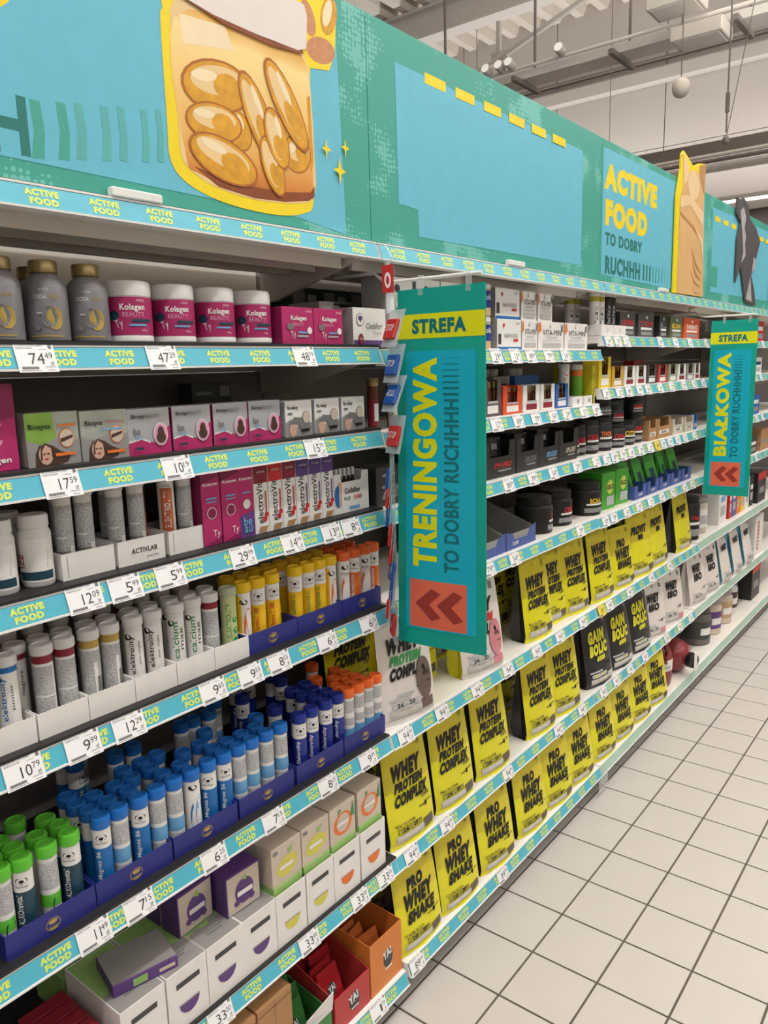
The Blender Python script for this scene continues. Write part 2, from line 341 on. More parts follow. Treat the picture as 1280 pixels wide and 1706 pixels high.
for bay in range(1, 6):
    X0 = (bay-2)*BW
    e = thing('shelving_bay', {1: 'nearest shelving bay with black shelf mats', 2: 'second shelving bay with white shelves, behind the longer hanging banner', 3: 'third shelving bay, between the two hanging banners',
                               4: 'fourth shelving bay, right of the farther banner', 5: 'farthest shelving bay at the right edge'}[bay], 'shelving', (X0, 0, 0), group='shelving bays of the gondola')
    for i, (z0, z1) in enumerate([(1.74, 2.0), (1.36, 1.74), (.75, 1.36), (.05, .75)]):
        link('back_panel', MB().box(.002, BW-.002, DEP+.008, DEP+.02, z0+.001, z1-.001, (CREAM if (bay == 1 and i == 0) else CHAR)).mesh('back_panel'), e)
    link('upright', MB().box(-.015, .015, DEP+.021, DEP+.07, .0, 2.03, SHELFW, .002).mesh('upright'), e)
    link('plinth', MB().box(.002, BW-.002, .09, .11, 0.001, LEV[bay][6]-.042, DGREY).mesh('plinth'), e)
    for lv, zt in enumerate(LEV[bay]):
        yo = -.037 if lv == 6 else (-.012 if lv == 5 and bay == 1 else 0)
        s = link('shelf', brd_w, e); s.location = (0, yo, zt-.04)
        link('shelf_lip', lip_w, s)
        pale = bay >= 4 or (bay == 3 and lv == 6)
        link('price_strip', st_g if pale and lv > 3 else st_t, s)
        if not (pale and lv > 3):
            lettering(s, random.choice([0, -.012, .01, .018, -.02]))
        if bay == 1 and lv < 6: link('shelf_mat', mat_b, s)
        if lv < 6:
            for x in (.004, BW-.008): o = link('shelf_bracket', brk_me, s); o.location.x = x
    c = link('canopy_shelf', brd_w, e); c.location = (0, 0, 1.99); c.scale = (1, .955, 1)
    link('shelf_lip', lip_w, c); link('price_strip', st_t, c); lettering(c, .006)
    for y in (.11, .2, .29): o = link('rib', rib_m, c); o.location.y = y
    for x in (.004, BW-.008): o = link('shelf_bracket', brk_me, c); o.location.x = x

e = thing('unseen_gondola_blocker', 'unseen grey shelving run added across the aisle to block low light', 'shelving', (3, -3.1, 0))  # out of view, put in to block low ambient light from the side
link('gondola_body', MB().box(-8, 8, -.45, 0, 0, .14, DGREY, .005).box(-8, 8, -.3, -.26, .141, 2.3, CREAM).mesh('gondola_body'), e)
for i, z in enumerate((.5, .85, 1.2, 1.55, 1.9)): link('shelf', MB().box(-8, 8, -.25, .0, z, z+.04, SHELFW, .002).mesh('shelf'), e)
def zs(bay, lv): return LEV[bay][lv]+(.0056 if bay == 1 and lv < 6 else .0001)

# ------------------------------------------------------------------ header boards
def halftone(name):
    m = bpy.data.materials.new(name); m.use_nodes = True; MATS[name] = m
    nt = m.node_tree; N = nt.nodes; L = nt.links.new; b = N['Principled BSDF']; b.inputs['Roughness'].default_value = .45
    tc = N.new('ShaderNodeTexCoord')
    sp = N.new('ShaderNodeMapping'); sp.inputs['Scale'].default_value = (1, 0, 1); L(tc.outputs['Object'], sp.inputs['Vector'])
    vo = N.new('ShaderNodeTexVoronoi'); vo.inputs['Scale'].default_value = 85; vo.inputs['Randomness'].default_value = .35; L(sp.outputs['Vector'], vo.inputs['Vector'])
    no = N.new('ShaderNodeTexNoise'); no.inputs['Scale'].default_value = 5.5; no.inputs['Detail'].default_value = 2; L(sp.outputs['Vector'], no.inputs['Vector'])
    r1 = N.new('ShaderNodeMapRange'); r1.inputs[1].default_value = .47; r1.inputs[2].default_value = .66; r1.inputs[3].default_value = .0; r1.inputs[4].default_value = .85; L(no.outputs['Fac'], r1.inputs[0])
    lt = N.new('ShaderNodeMath'); lt.operation = 'LESS_THAN'; L(vo.outputs['Distance'], lt.inputs[0]); L(r1.outputs[0], lt.inputs[1])
    mx = N.new('ShaderNodeMix'); mx.data_type = 'RGBA'; mx.inputs['A'].default_value = (*lin((66, 164, 148)), 1); mx.inputs['B'].default_value = (*lin((112, 192, 182)), 1)
    L(lt.outputs[0], mx.inputs['Factor']); L(mx.outputs['Result'], b.inputs['Base Color'])
    return m
HT = halftone('teal_halftone_board')
def zramp(name, stops):
    m = bpy.data.materials.new(name); m.use_nodes = True; nt = m.node_tree; N = nt.nodes; b = N['Principled BSDF']; b.inputs['Roughness'].default_value = .45
    tc = N.new('ShaderNodeTexCoord'); sp = N.new('ShaderNodeSeparateXYZ'); nt.links.new(tc.outputs['Object'], sp.inputs[0])
    no = N.new('ShaderNodeTexNoise'); no.inputs['Scale'].default_value = 9; nt.links.new(tc.outputs['Object'], no.inputs['Vector'])
    ad = N.new('ShaderNodeMath'); ad.operation = 'MULTIPLY_ADD'; ad.inputs[1].default_value = .05; nt.links.new(no.outputs['Fac'], ad.inputs[0]); nt.links.new(sp.outputs['Z'], ad.inputs[2])
    mr = N.new('ShaderNodeMapRange'); mr.inputs[1].default_value = stops[0][0]+.025; mr.inputs[2].default_value = stops[-1][0]+.025; nt.links.new(ad.outputs[0], mr.inputs[0])
    rp = N.new('ShaderNodeValToRGB'); z0, z1 = stops[0][0], stops[-1][0]
    while len(rp.color_ramp.elements) < len(stops): rp.color_ramp.elements.new(.5)
    for e_, (z, c) in zip(rp.color_ramp.elements, stops): e_.position = (z-z0)/(z1-z0); e_.color = (*lin(c), 1)
    nt.links.new(mr.outputs[0], rp.inputs['Fac']); nt.links.new(rp.outputs['Color'], b.inputs['Base Color']); return m
GLASSG = zramp('jar_amber_gradient_print', [(2.075, (150, 72, 26)), (2.11, (214, 132, 52)), (2.17, (238, 184, 96)), (2.27, (244, 206, 128)), (2.34, (250, 222, 150)), (2.38, (232, 170, 70))])
GLASS1 = mat('jar_amber_print', (226, 168, 84), .4, var=.25, scale=7); GLASS2 = mat('jar_pale_print', (236, 204, 148), .4, var=.12, scale=9); GLASS3 = mat('jar_brown_print', (140, 70, 30), .4, var=.3)
CAPS1 = mat('capsule_gold_print', (226, 158, 34), .4, var=.45, scale=38); CAPS2 = mat('capsule_dark_print', (176, 100, 28), .4, var=.3); CAPS3 = mat('capsule_light_print', (246, 226, 186), .4); PILL = mat('tablet_print', (202, 140, 92), .5, var=.25, scale=90)
LIDW = mat('jar_lid_print', (232, 222, 216), .4, var=.04); TEALBAR = mat('teal_bar_print', (92, 178, 178), .5)
def boardmap(u, v, off): return (u, -off, v)
BZ0, BZ1, BY = 2.034, 2.526, .02
HB = {}
def header(bay, label, items, extra=()):
    e = thing('header_board', label, 'sign board', (0, BY, 0), group='header boards above the shelves')
    X0 = (bay-2)*BW
    link('panel', MB().box(X0+.001, X0+BW-.001, 0, .012, BZ0, BZ1, HT, .001).mesh('panel'), e)
    link('bottom_channel', MB().box(X0+.001, X0+BW-.001, -.004, .016, BZ0-.0035, BZ0-.0005, STEELD).mesh('bottom_channel'), e)
    b = MB(); prints(b, items, boardmap, 1, 1, lay=.0003); link('board_print', b.mesh('board_print'), e)
    for x in extra: link('clip', MB().box(x-.05, x+.05, -.02, -.0045, BZ0-.003, BZ0+.012, LIPW, .002).mesh('clip'), e)
    HB[bay] = e
def star(cx, cz, r, m):
    pts = []
    for i in range(8):
        a = math.pi/4*i; q = r if i % 2 == 0 else r*.3; pts.append((cx+q*math.sin(a)*.7, cz+q*math.cos(a)))
    return ('p', pts, m)
def capsule(cx, cz, rl, rs, rot):
    c, s = math.cos(R(rot)), math.sin(R(rot))
    return [('e', cx, cz, rl*1.07, rs*1.1, CAPS2, rot), ('e', cx, cz, rl, rs, CAPS1, rot), ('e', cx-s*-rs*.25, cz+c*rs*.25, rl*.82, rs*.6, GLASS2, rot), ('e', cx+c*rl*.3, cz+s*rl*.3, rl*.42, rs*.55, CAPS1, rot), ('e', cx-c*rl*.35-s*rs*.4, cz-s*rl*.35+c*rs*.4, rl*.38, rs*.24, CAPS3, rot)]
it = [('p', [(-1.2, 2.50), (-.64, 2.50), (-.64, 2.45), (-.105, 2.45), (-.1, 2.343), (-.091, 2.039), (-.25, 2.057), (-.375, 2.06), (-.879, 2.065), (-1.2, 2.07)], BLUEB)]
it += [('e', -.878, 2.312, .052, .048, YELS)]
it += [('t', 'H', -.857, 2.113, .062, .085, DKTEAL, 0, .03)]
for i, x in enumerate((-.814, -.771, -.740, -.694, -.662, -.617, -.586)):
    w = .011*(1-.06*i); it.append(('p', [(x-w, 2.07+.006*i), (x+w*.9, 2.071+.006*i), (x+w*1.3, 2.11+.006*i), (x+w, 2.155+.006*i), (x-w*.6, 2.155+.006*i), (x-w*.3, 2.11+.006*i)], TEALB if i < 2 else TEALBAR))
it += [('s', [(-.59, 2.48), (-.561, 2.369), (-.566, 2.34), (-.567, 2.177), (-.565, 2.113), (-.53, 2.079), (-.445, 2.058), (-.319, 2.053), (-.23, 2.066), (-.195, 2.099), (-.20, 2.25), (-.19, 2.36), (-.19, 2.50)], YELS)]
it += [('p', [(-.19, 2.36), (-.13, 2.37), (-.11, 2.41), (-.10, 2.50), (-.19, 2.51)], YELS)]
it += [('e', -.155, 2.403, .046, .026, PILL, 12), ('e', -.19, 2.455, .034, .02, PILL, -70), ('e', -.126, 2.478, .042, .024, CAPS1, 68), ('e', -.13, 2.482, .03, .012, CAPS3, 68)]
jar = [(-.545, 2.347), (-.54, 2.37), (-.503, 2.40), (-.33, 2.40), (-.229, 2.392), (-.199, 2.36), (-.192, 2.315), (-.187, 2.162), (-.189, 2.12), (-.211, 2.092), (-.283, 2.080), (-.367, 2.075), (-.458, 2.082), (-.513, 2.099), (-.54, 2.123), (-.543, 2.183), (-.546, 2.28)]
it += [('s', jar, GLASS2), ('s', [(-.535, 2.355), (-.33, 2.385), (-.205, 2.365), (-.196, 2.13), (-.215, 2.098), (-.37, 2.083), (-.50, 2.100), (-.532, 2.135)], GLASSG)]
it += [('p', [(-.515, 2.112), (-.46, 2.104), (-.37, 2.098), (-.283, 2.101), (-.205, 2.112), (-.191, 2.127), (-.193, 2.106), (-.211, 2.094), (-.283, 2.082), (-.367, 2.077), (-.458, 2.084)], GLASS3)]
it += [('p', [(-.525, 2.362), (-.42, 2.372), (-.40, 2.335), (-.47, 2.325), (-.52, 2.315)], CAPS3), ('p', [(-.205, 2.30), (-.195, 2.305), (-.192, 2.17), (-.203, 2.15)], CAPS1)]
it += capsule(-.241, 2.182, .040, .034, 20)+capsule(-.40, 2.195, .035, .03, -60)
it += capsule(-.447, 2.262, .080, .042, 10)+capsule(-.459, 2.197, .064, .032, 5)+capsule(-.44, 2.135, .080, .036, -12)+capsule(-.345, 2.225, .085, .030, -62)+capsule(-.266, 2.268, .088, .030, -55)+capsule(-.315, 2.145, .055, .026, -68)+capsule(-.300, 2.20, .055, .028, -70)
it += [('p', [(-.525, 2.400), (-.42, 2.381), (-.30, 2.379), (-.215, 2.388), (-.212, 2.380), (-.30, 2.371), (-.42, 2.373), (-.525, 2.391)], GLASS3)]
it += [('p', [(-.53, 2.392), (-.447, 2.382), (-.344, 2.380), (-.228, 2.383), (-.203, 2.393), (-.197, 2.456), (-.205, 2.475), (-.53, 2.475), (-.54, 2.46)], LIDW)]
it += [star(-.152, 2.208, .022, YELS), star(-.089, 2.222, .02, YELS), star(-.11, 2.171, .03, YELS)]
header(1, 'teal header board with a big amber capsule jar and yellow sparkles', it, (-.652,))
it = [('p', [(.105, 2.45), (1.17, 2.451), (1.169, 2.075), (.193, 2.065), (.19, 2.13), (.11, 2.134)], BLUEB)]
it += [('r', x-.047, 2.434, x+.047, 2.459, YELS) for x in (.275, .416, .56, .70, .841, .982)]
header(2, 'teal header board with a plain blue panel and six yellow dashes', it, (.675,))
it = [('p', [(1.345, 2.498), (2.56, 2.505), (2.60, 2.05), (1.345, 2.058)], BLUEB)]
it += [('t', 'ACTIVE', 1.632, 2.405, .55, .092, YELS, 0, .075), ('t', 'FOOD', 1.588, 2.281, .43, .094, YELS, 0, .075), ('t', 'TO DOBRY', 1.565, 2.189, .38, .045, DKTEAL, 0, .05), ('t', 'RUCHHH', 1.56, 2.096, .36, .066, DKTEAL, 0, .05)]
for i in range(9): it.append(('r', 1.77+i*.038, 2.066, 1.787+i*.036, 2.128, DKTEAL if i < 3 else TEALB))
header(3, 'teal header board reading ACTIVE FOOD with a tortilla wrap cut-out', it, (1.99,))
it = [('p', [(2.70, 2.477), (3.90, 2.49), (3.93, 2.086), (2.72, 2.074)], BLUEB), ('r', 2.68, 2.10, 2.83, 2.20, TEALB)]
it += [('r', x-.045, 2.418, x+.045, 2.442, YELS) for x in (2.79, 2.937, 3.085, 3.55, 3.697, 3.84)]
header(4, 'teal header board with yellow dashes and a monochrome figure cut-out', it)
header(5, 'plain teal header board with a blue panel at the far end', [('p', [(4.1, 2.46), (5.2, 2.46), (5.2, 2.08), (4.1, 2.07)], BLUEB)])
# wrap cut-out standing proud of the third board, rising above its top
WR1 = mat('wrap_tan_print', (222, 178, 122), .5, var=.12, scale=10); WR2 = mat('wrap_shade_print', (190, 140, 86), .5); WR3 = mat('wrap_light_print', (238, 204, 158), .5)
b = MB(); b.prism([(2.12, 2.036), (2.56, 2.04), (2.51, 2.44), (2.515, 2.642), (2.41, 2.625), (2.33, 2.60), (2.264, 2.62), (2.19, 2.64), (2.16, 2.62), (2.16, 2.56), (2.115, 2.44)], -.012, -.0045, YELS)
wr = link('wrap_cutout', b.mesh('wrap_cutout'), HB[3])
b = MB(); prints(b, [('p', [(2.17, 2.036), (2.56, 2.04), (2.51, 2.44), (2.50, 2.50), (2.45, 2.575), (2.36, 2.585), (2.26, 2.56), (2.20, 2.50), (2.165, 2.44)], WR1),
    ('p', [(2.20, 2.50), (2.19, 2.60), (2.17, 2.63), (2.25, 2.60), (2.27, 2.54)], WR3), ('p', [(2.43, 2.56), (2.42, 2.615), (2.51, 2.642), (2.505, 2.50)], WR2), ('e', 2.345, 2.52, .085, .062, WR3),
    ('p', [(2.165, 2.45), (2.30, 2.47), (2.51, 2.42), (2.515, 2.36), (2.30, 2.43), (2.165, 2.40)], WR3), ('p', [(2.165, 2.385), (2.35, 2.35), (2.515, 2.30), (2.515, 2.285), (2.35, 2.335), (2.165, 2.375)], WR2),
    ('p', [(2.38, 2.345), (2.515, 2.30), (2.53, 2.20), (2.48, 2.28)], WR3)]+[('p', [(2.33+.02*(i % 2), 2.26-.05*i), (2.42, 2.19-.045*i), (2.52, 2.14-.03*i), (2.42, 2.17-.04*i)], WR2) for i in range(4)], lambda u, v, o: (u, -.0125-o, v), 1, 1, lay=.0002)
link('wrap_print', b.mesh('wrap_print'), wr)
b = MB(); FIGD = mat('figure_dark_print', (82, 78, 80), .5); FIGL = mat('figure_light_print', (176, 172, 174), .5)
b.prism([(3.136, 2.143), (3.20, 2.215), (3.233, 2.233), (3.37, 2.053), (3.605, 2.045), (3.55, 2.13), (3.461, 2.208), (3.53, 2.244), (3.56, 2.312), (3.624, 2.404), (3.52, 2.47), (3.40, 2.495), (3.36, 2.51), (3.33, 2.56), (3.225, 2.593), (3.15, 2.575), (3.085, 2.575), (3.085, 2.498), (3.183, 2.463), (3.133, 2.376)], -.012, -.0045, FIGD)
fg = link('figure_cutout', b.mesh('figure_cutout'), HB[4])
b = MB(); prints(b, [('p', [(3.16, 2.52), (3.22, 2.545), (3.28, 2.50), (3.26, 2.44), (3.30, 2.40), (3.26, 2.30), (3.24, 2.36), (3.20, 2.44)], FIGL), ('p', [(3.46, 2.215), (3.53, 2.25), (3.545, 2.30), (3.49, 2.31)], FIGL), ('p', [(3.36, 2.07), (3.44, 2.2), (3.50, 2.06)], FIGL), ('p', [(3.22, 2.25), (3.28, 2.37), (3.31, 2.30)], FIGL)], lambda u, v, o: (u, -.0125-o, v), 1, 1, lay=.0002)
link('figure_print', b.mesh('figure_print'), fg)

# ------------------------------------------------------------------ hanging banners
BT = mat('banner_teal', (8, 168, 152), .38, var=.16, scale=9); BB = mat('banner_blue', (8, 180, 208), .38, var=.06, scale=4); BO = mat('banner_orange', (232, 112, 84), .4); BR = mat('banner_dark_red', (160, 56, 48), .4); BD = mat('banner_deep_teal', (6, 116, 126), .4); BYEL = mat('banner_yellow', (232, 234, 14), .4)
def banner(label, word, X, yr, yl, z0, z1, bend):
    Wd, H = yl-yr, z1-z0
    def fn(u, v, off): return (-off-bend*(1-v)*math.sin((1-u)*1.57)*1.0, -u*Wd, -H+v*H)
    e = thing('hanging_banner', label, 'banner', (X, yl, z1), group='hanging aisle banners')
    b = MB(); o = []; fs = []; nu, nv = 8, 16
    for side in (0, 1):
        for j in range(nv+1):
            for i in range(nu+1): o.append(fn(i/nu, j/nv, .0 if side == 0 else -.0025))
    S = (nu+1)*(nv+1)
    for j in range(nv):
        for i in range(nu):
            q = j*(nu+1)+i; fs.append((q, q+1, q+nu+2, q+nu+1)); fs.append((S+q, S+q+nu+1, S+q+nu+2, S+q+1))
    for i in range(nu): fs.append((i+1, i, S+i, S+i+1)); q = nv*(nu+1)+i; fs.append((q, q+1, S+q+1, S+q))
    for j in range(nv): q = j*(nu+1); fs.append((q, q+nu+1, S+q+nu+1, S+q)); q += nu; fs.append((q+nu+1, q, S+q, S+q+nu+1))
    b.add(o, fs, BT); link('sheet', b.mesh('sheet'), e)
    b = MB(); prints(b, [('r', .0, .868, 1, .933, BYEL), ('r', .10, .05, .90, .835, BB)], fn, Wd, H, grid=(8, 16), base=.0008)
    link('colour_print', b.mesh('colour_print'), e)
    b = MB(); prints(b, [('t', 'STREFA', .49, .90, .155*Wd/.25, .034, BD, 0, .05), ('t', word, .33, .525, .51, .072*Wd/.25, BYEL, 90, .05), ('t', 'TO DOBRY RUCHHHH', .635, .465, .42, .042*Wd/.25, BD, 90, .03)], fn, Wd, H, lay=.0001, base=.0015)
    for i in range(7): prints(b, [('r', .54, .715+i*.0165, .72, .7215+i*.0155, BD)], fn, Wd, H, base=.0016)
    link('lettering', b.mesh('lettering'), e)
    b = MB(); prints(b, [('r', .15, .055, .80, .195, BO)], fn, Wd, H, grid=(6, 4), base=.0013)
    for c in (.22, .47): prints(b, [('p', [(c, .125), (c+.19, .172), (c+.29, .16), (c+.16, .125)], BR), ('p', [(c, .125), (c+.16, .125), (c+.29, .090), (c+.19, .078)], BR)], fn, Wd, H, lay=0, base=.0022)
    link('arrow_badge', b.mesh('arrow_badge'), e)
    a = thing('banner_arm', 'white wire arm carrying the %s banner' % word.lower(), 'bracket arm', (X+.002, 0, 0), group='banner arms')
    zr = z1+.022
    link('arm', MB().tube([(0, .19, zr+.025), (0, .06, zr+.025), (0, .03, zr+.003), (0, .01, zr), (0, yr+.01, zr)], .0042, LIPW, 8).mesh('arm', True), a)
    for q in (.28, .82):
        y = yl-q*Wd; link('clip', MB().box(-.006, .006, y-.006, y+.006, z1-.016, zr+.008, CLEAR, .001).mesh('clip'), a)
banner('large hanging banner reading STREFA TRENINGOWA before the second bay', 'TRENINGOWA', .055, -.256, -.012, 1.048, 1.922, .028)
banner('smaller looking hanging banner reading STREFA BIALKOWA at the right', 'BIA\u0141KOWA', 2.63, -.236, -.02, 1.06, 1.925, .01)

# ------------------------------------------------------------------ price tags
def tag_proto(price, paper=None):
    w, h = .064, .045
    f = lambda u, v, off: railmap((u-.5)*w, (v*h)-.002, off+.0035)
    c = MB(); c.add([f(0, 0, 0), f(1, 0, 0), f(1, 1, 0), f(0, 1, 0), f(0, 0, -.0008), f(1, 0, -.0008), f(1, 1, -.0008), f(0, 1, -.0008)], [(0, 1, 2, 3), (7, 6, 5, 4), (1, 0, 4, 5), (2, 1, 5, 6), (3, 2, 6, 7), (0, 3, 7, 4)], paper or TAGW)
    zl, gr = price.split('.')
    t = MB(); wz = sum(.0055 if c == '1' else .0115 for c in zl)+.0012
    prints(t, [('t', zl, .70-wz/2/w, .46, wz, .0175, DGREY, 0, .0), ('t', gr, .82, .56, .0125, .0095, DGREY, 0, .0), ('t', 'z\u0142', .87, .30, .006, .0065, INK, 0, 0)], f, w, h, lay=0, base=.0003)
    p = MB(); prints(p, [('r', .04, .88, .72, .93, FP), ('r', .04, .80, .45, .845, FP), ('r', .60, .76, .8, .79, FP), ('r', .86, .80, .95, .93, GREYINK), ('r', .08, .10, .50, .19, GREYINK), ('r', .06, .04, .55, .075, FP), ('r', .66, .16, .93, .2, FP), ('r', .72, .05, .9, .09, FP)], f, w, h, lay=0, base=.0003)
    return [('card', c.mesh('card')), ('price_lettering', t.mesh('price_lettering')), ('fine_print', p.mesh('fine_print'))]
TP = {}
def price_tag(bay, lv, x, price, label):
    if price not in TP: TP[price] = tag_proto(price)
    yo = -.037 if lv == 6 else (-.012 if lv == 5 and bay == 1 else 0)
    thing('price_tag', label, 'price tag', (x, yo, LEV[bay][lv]-.04), R(random.uniform(-.2, .2)), TP[price], 'price tags on the shelf rails')
near = {0: [(-.864, '74.49', ''), (-.630, '47.29', ''), (-.268, '48.79', '')], 1: [(-.843, '17.59', ''), (-.617, '10.19', ''), (-.247, '15.79', '')],
 2: [(-.823, '12.09', ''), (-.745, '5.99', 'left-hand '), (-.650, '5.99', 'right-hand '), (-.473, '29.99', ''), (-.331, '14.99', ''), (-.205, '13.69', ''), (-.135, '8.45', '')],
 3: [(-.957, '10.79', ''), (-.853, '9.99', ''), (-.763, '12.29', ''), (-.571, '9.65', ''), (-.472, '9.55', ''), (-.389, '8.55', ''), (-.234, '6.35', 'left-hand '), (-.082, '6.35', 'right-hand ')],
 4: [(-.869, '11.49', ''), (-.776, '7.15', 'left-hand '), (-.598, '6.25', ''), (-.431, '7.15', 'right-hand '), (-.252, '8.25', ''), (-.102, '9.99', '')],
 5: [(-.62, '33.00', 'leftmost '), (-.352, '33.00', 'second '), (-.165, '33.00', 'third '), (-.06, '33.00', 'last ')], 6: [(-.135, '1.79', '')]}
for lv, l in near.items():
    for i, (x, p, w) in enumerate(l): price_tag(1, lv, x, p, 'white price tag reading %s, %s from the left on the near bay %s rail' % (p, ORD[i], SHN[lv]))
farx = {2: {0: [.10, .545, .66, .76, .885, 1.01], 1: [.10, .545, .68, .80, .925, 1.03, 1.17, 1.28], 2: [.09, .62, .78, .93, 1.12, 1.29], 3: [.10, .50, .66, 1.16], 4: [.06, .235, .428, .62, .82, 1.0, 1.2], 5: [.075, .252, .62, 1.0, 1.21], 6: [.04, .52]},
        3: {0: [1.38, 1.47, 1.56, 1.95, 2.15, 2.36, 2.62], 1: [1.37, 1.5, 1.6, 1.72, 1.82, 1.97, 2.12, 2.3, 2.45, 2.6], 2: [1.39, 1.47, 1.56, 1.65, 1.76, 1.87, 2.04, 2.13, 2.24, 2.35, 2.5], 3: [1.40, 1.48, 1.62, 1.76, 1.9, 2.05, 2.2, 2.38, 2.5], 4: [1.46, 1.68, 1.95, 2.2], 5: [1.42, 1.56, 1.72, 1.9, 2.2, 2.4, 2.58]},
        4: {0: [3.6, 3.8], 1: [3.65, 3.8], 2: [3.55, 3.75, 3.9], 3: [3.6, 3.8]}}
PR = {4: '94.99', 5: '94.99', 6: '89.99'}
for bay, d in farx.items():
    for lv, l in d.items():
        for i, x in enumerate(l):
            price_tag(bay, lv, x, PR.get(lv, ['54.99', '29.99', '12.99', '89.99', '79.99'][(i+lv) % 5]), 'white price tag, %s from the left on the %s rail of the %s bay' % (ORD[i], SHN[lv], BAYN[bay]))

yt = tag_proto('49.99', mat('yellow_tag_paper', (232, 206, 60), .6))
for x, lv, l in ((1.955, 2, 'third'), (1.375, 4, 'fifth')):
    thing('price_tag', 'yellow price tag on the %s rail of the third bay' % l, 'price tag', (x, -.002, LEV[3][lv]-.04), 0, yt, 'price tags on the shelf rails')

# ------------------------------------------------------------------ product builders
def cyl_fn(r, h, z0=0):
    def fn(u, v, off):
        a = (u-.5)*2*math.pi; return ((r+off)*math.sin(a), -(r+off)*math.cos(a), z0+v*h)
    return fn
def tube_proto(body, cap, items, r=.0165, h=.150, caph=.022, ringed=True):
    hb = h-caph
    b = MB().lathe([(r*.9, 0), (r, .0015), (r, hb)], body, 28)
    c = MB().lathe([(r+.0004, hb), (r+.0022, hb+.002), (r+.0022, h-.004), (r+.001, h-.001), (r*.86, h), (r*.82, h-.0025), (r*.4, h-.0025)] if ringed else [(r, hb), (r+.001, hb+.002), (r+.001, h-.002), (r-.001, h)], cap, 20)
    p = MB(); prints(p, items, cyl_fn(r, hb), 2*math.pi*r, hb, lay=.00012, base=.0003, grid=(28, 1))
    return [('tube_body', b.mesh('tube_body', True)), ('cap', c.mesh('cap', True)), ('label_print', p.mesh('label_print'))]
def logo_top(m=INK): return [('e', .5, .88, .010, .0065, m), ('e', .5, .879, .0085, .0048, WHITE), ('e', .5, .873, .004, .003, m), ('t', 'Vital Power', .5, .80, .021, .0042, m, 0, .0)]
def carton(w, d, h, body, items, side=None, top=None, left_items=None):
    b = MB(); b.box(-w/2, w/2, -d/2, d/2, 0, h, body, .0008)
    if side: b.add([(-w/2-.0003, d/2-.001, .001), (-w/2-.0003, -d/2+.001, .001), (-w/2-.0003, -d/2+.001, h-.001), (-w/2-.0003, d/2-.001, h-.001)], [(0, 1, 2, 3)], side)
    if top: b.add([(-w/2+.001, -d/2+.001, h+.0003), (w/2-.001, -d/2+.001, h+.0003), (w/2-.001, d/2-.001, h+.0003), (-w/2+.001, d/2-.001, h+.0003)], [(0, 1, 2, 3)], top)
    fl_ = MB().box(-w/2+.002, w/2-.002, -d/2+.0006, -d/2+.0018, h-.0006, h+.0006, body)
    p = MB(); prints(p, items, lambda u, v, off: ((u-.5)*w, -d/2-off, v*h), w, h)
    if left_items: prints(p, left_items, lambda u, v, off: (-w/2-.0004-off, (.5-u)*d, v*h), d, h)
    r = [('carton', b.mesh('carton')), ('tuck_flap', fl_.mesh('tuck_flap'))]
    if p.v: r.append(('front_print', p.mesh('front_print')))
    return r
def open_tray(w, d, h, hb, m, inner, items, teeth=0, th=.002):
    """low display tray: front wall h, sloping side walls up to hb at the back"""
    top = [(w/2, h), (-w/2, h)]
    if teeth: top = [(w/2-w*i/(teeth*2), h-(.0015 if i % 2 else 0)) for i in range(teeth*2+1)]
    f = MB().prism([(-w/2, 0), (w/2, 0)]+top, -d/2, -d/2+th, m)
    s = MB(); s.box(-w/2, w/2, -d/2+th, d/2, 0, th, inner); s.box(-w/2, w/2, d/2-th, d/2, th, hb, inner)
    for x in (-w/2, w/2-th):
        s.add([(x+a, y, z) for a in (0, th) for y, z in ((-d/2+th, th), (d/2-th, th), (d/2-th, hb), (-d/2+th, h))], [(3, 2, 1, 0), (4, 5, 6, 7), (0, 1, 5, 4), (1, 2, 6, 5), (2, 3, 7, 6), (3, 0, 4, 7)], m)
    parts = [('tray_front', f.mesh('tray_front')), ('tray_shell', s.mesh('tray_shell'))]
    if items:
        p = MB(); prints(p, items, lambda u, v, off: ((u-.5)*w, -d/2-off, v*h), w, h); parts.append(('front_print', p.mesh('front_print')))
    return parts
def notch_box(w, d, h, m, inner, items, nw=.6, nh=.5, content=None, th=.002):
    """display carton with a cut-out front"""
    a = w*nw/2; z = h*(1-nh)
    f = MB().prism([(-w/2, 0), (w/2, 0), (w/2, h), (a, h), (a*.92, z), (-a*.92, z), (-a, h), (-w/2, h)], -d/2, -d/2+th, m)
    s = MB(); s.box(-w/2, w/2, -d/2+th, d/2, 0, th, inner); s.box(-w/2, w/2, d/2-th, d/2, th, h, m)
    for x in (-w/2, w/2-th): s.box(x, x+th, -d/2+th, d/2-th, th, h, m)
    parts = [('carton_front', f.mesh('carton_front')), ('carton_shell', s.mesh('carton_shell'))]
    p = MB(); prints(p, items, lambda u, v, off: ((u-.5)*w, -d/2-off, v*h), w, h)
    if p.v: parts.append(('front_print', p.mesh('front_print')))
    return parts+(content or [])
def vial_parts(w, d, h, n, cap=GOLD, body=AMBER):
    out = []
    r = min(.011, w/(2*n)-.002)
    me = MB().lathe([(r, .003), (r, h*.62), (r*.55, h*.72), (r*.55, h*.76)], body, 10).lathe([(r*.7, h*.76), (r*.7, h*.93)], cap, 10).mesh('vial', True)
    for i in range(n):
        m2 = me.copy(); x = -w/2+.004+r+(w-.008-2*r)*i/max(1, n-1)
        for v in m2.vertices: v.co.x += x; v.co.y += -d/2+.006+r
        out.append(('vial', m2))
    return out
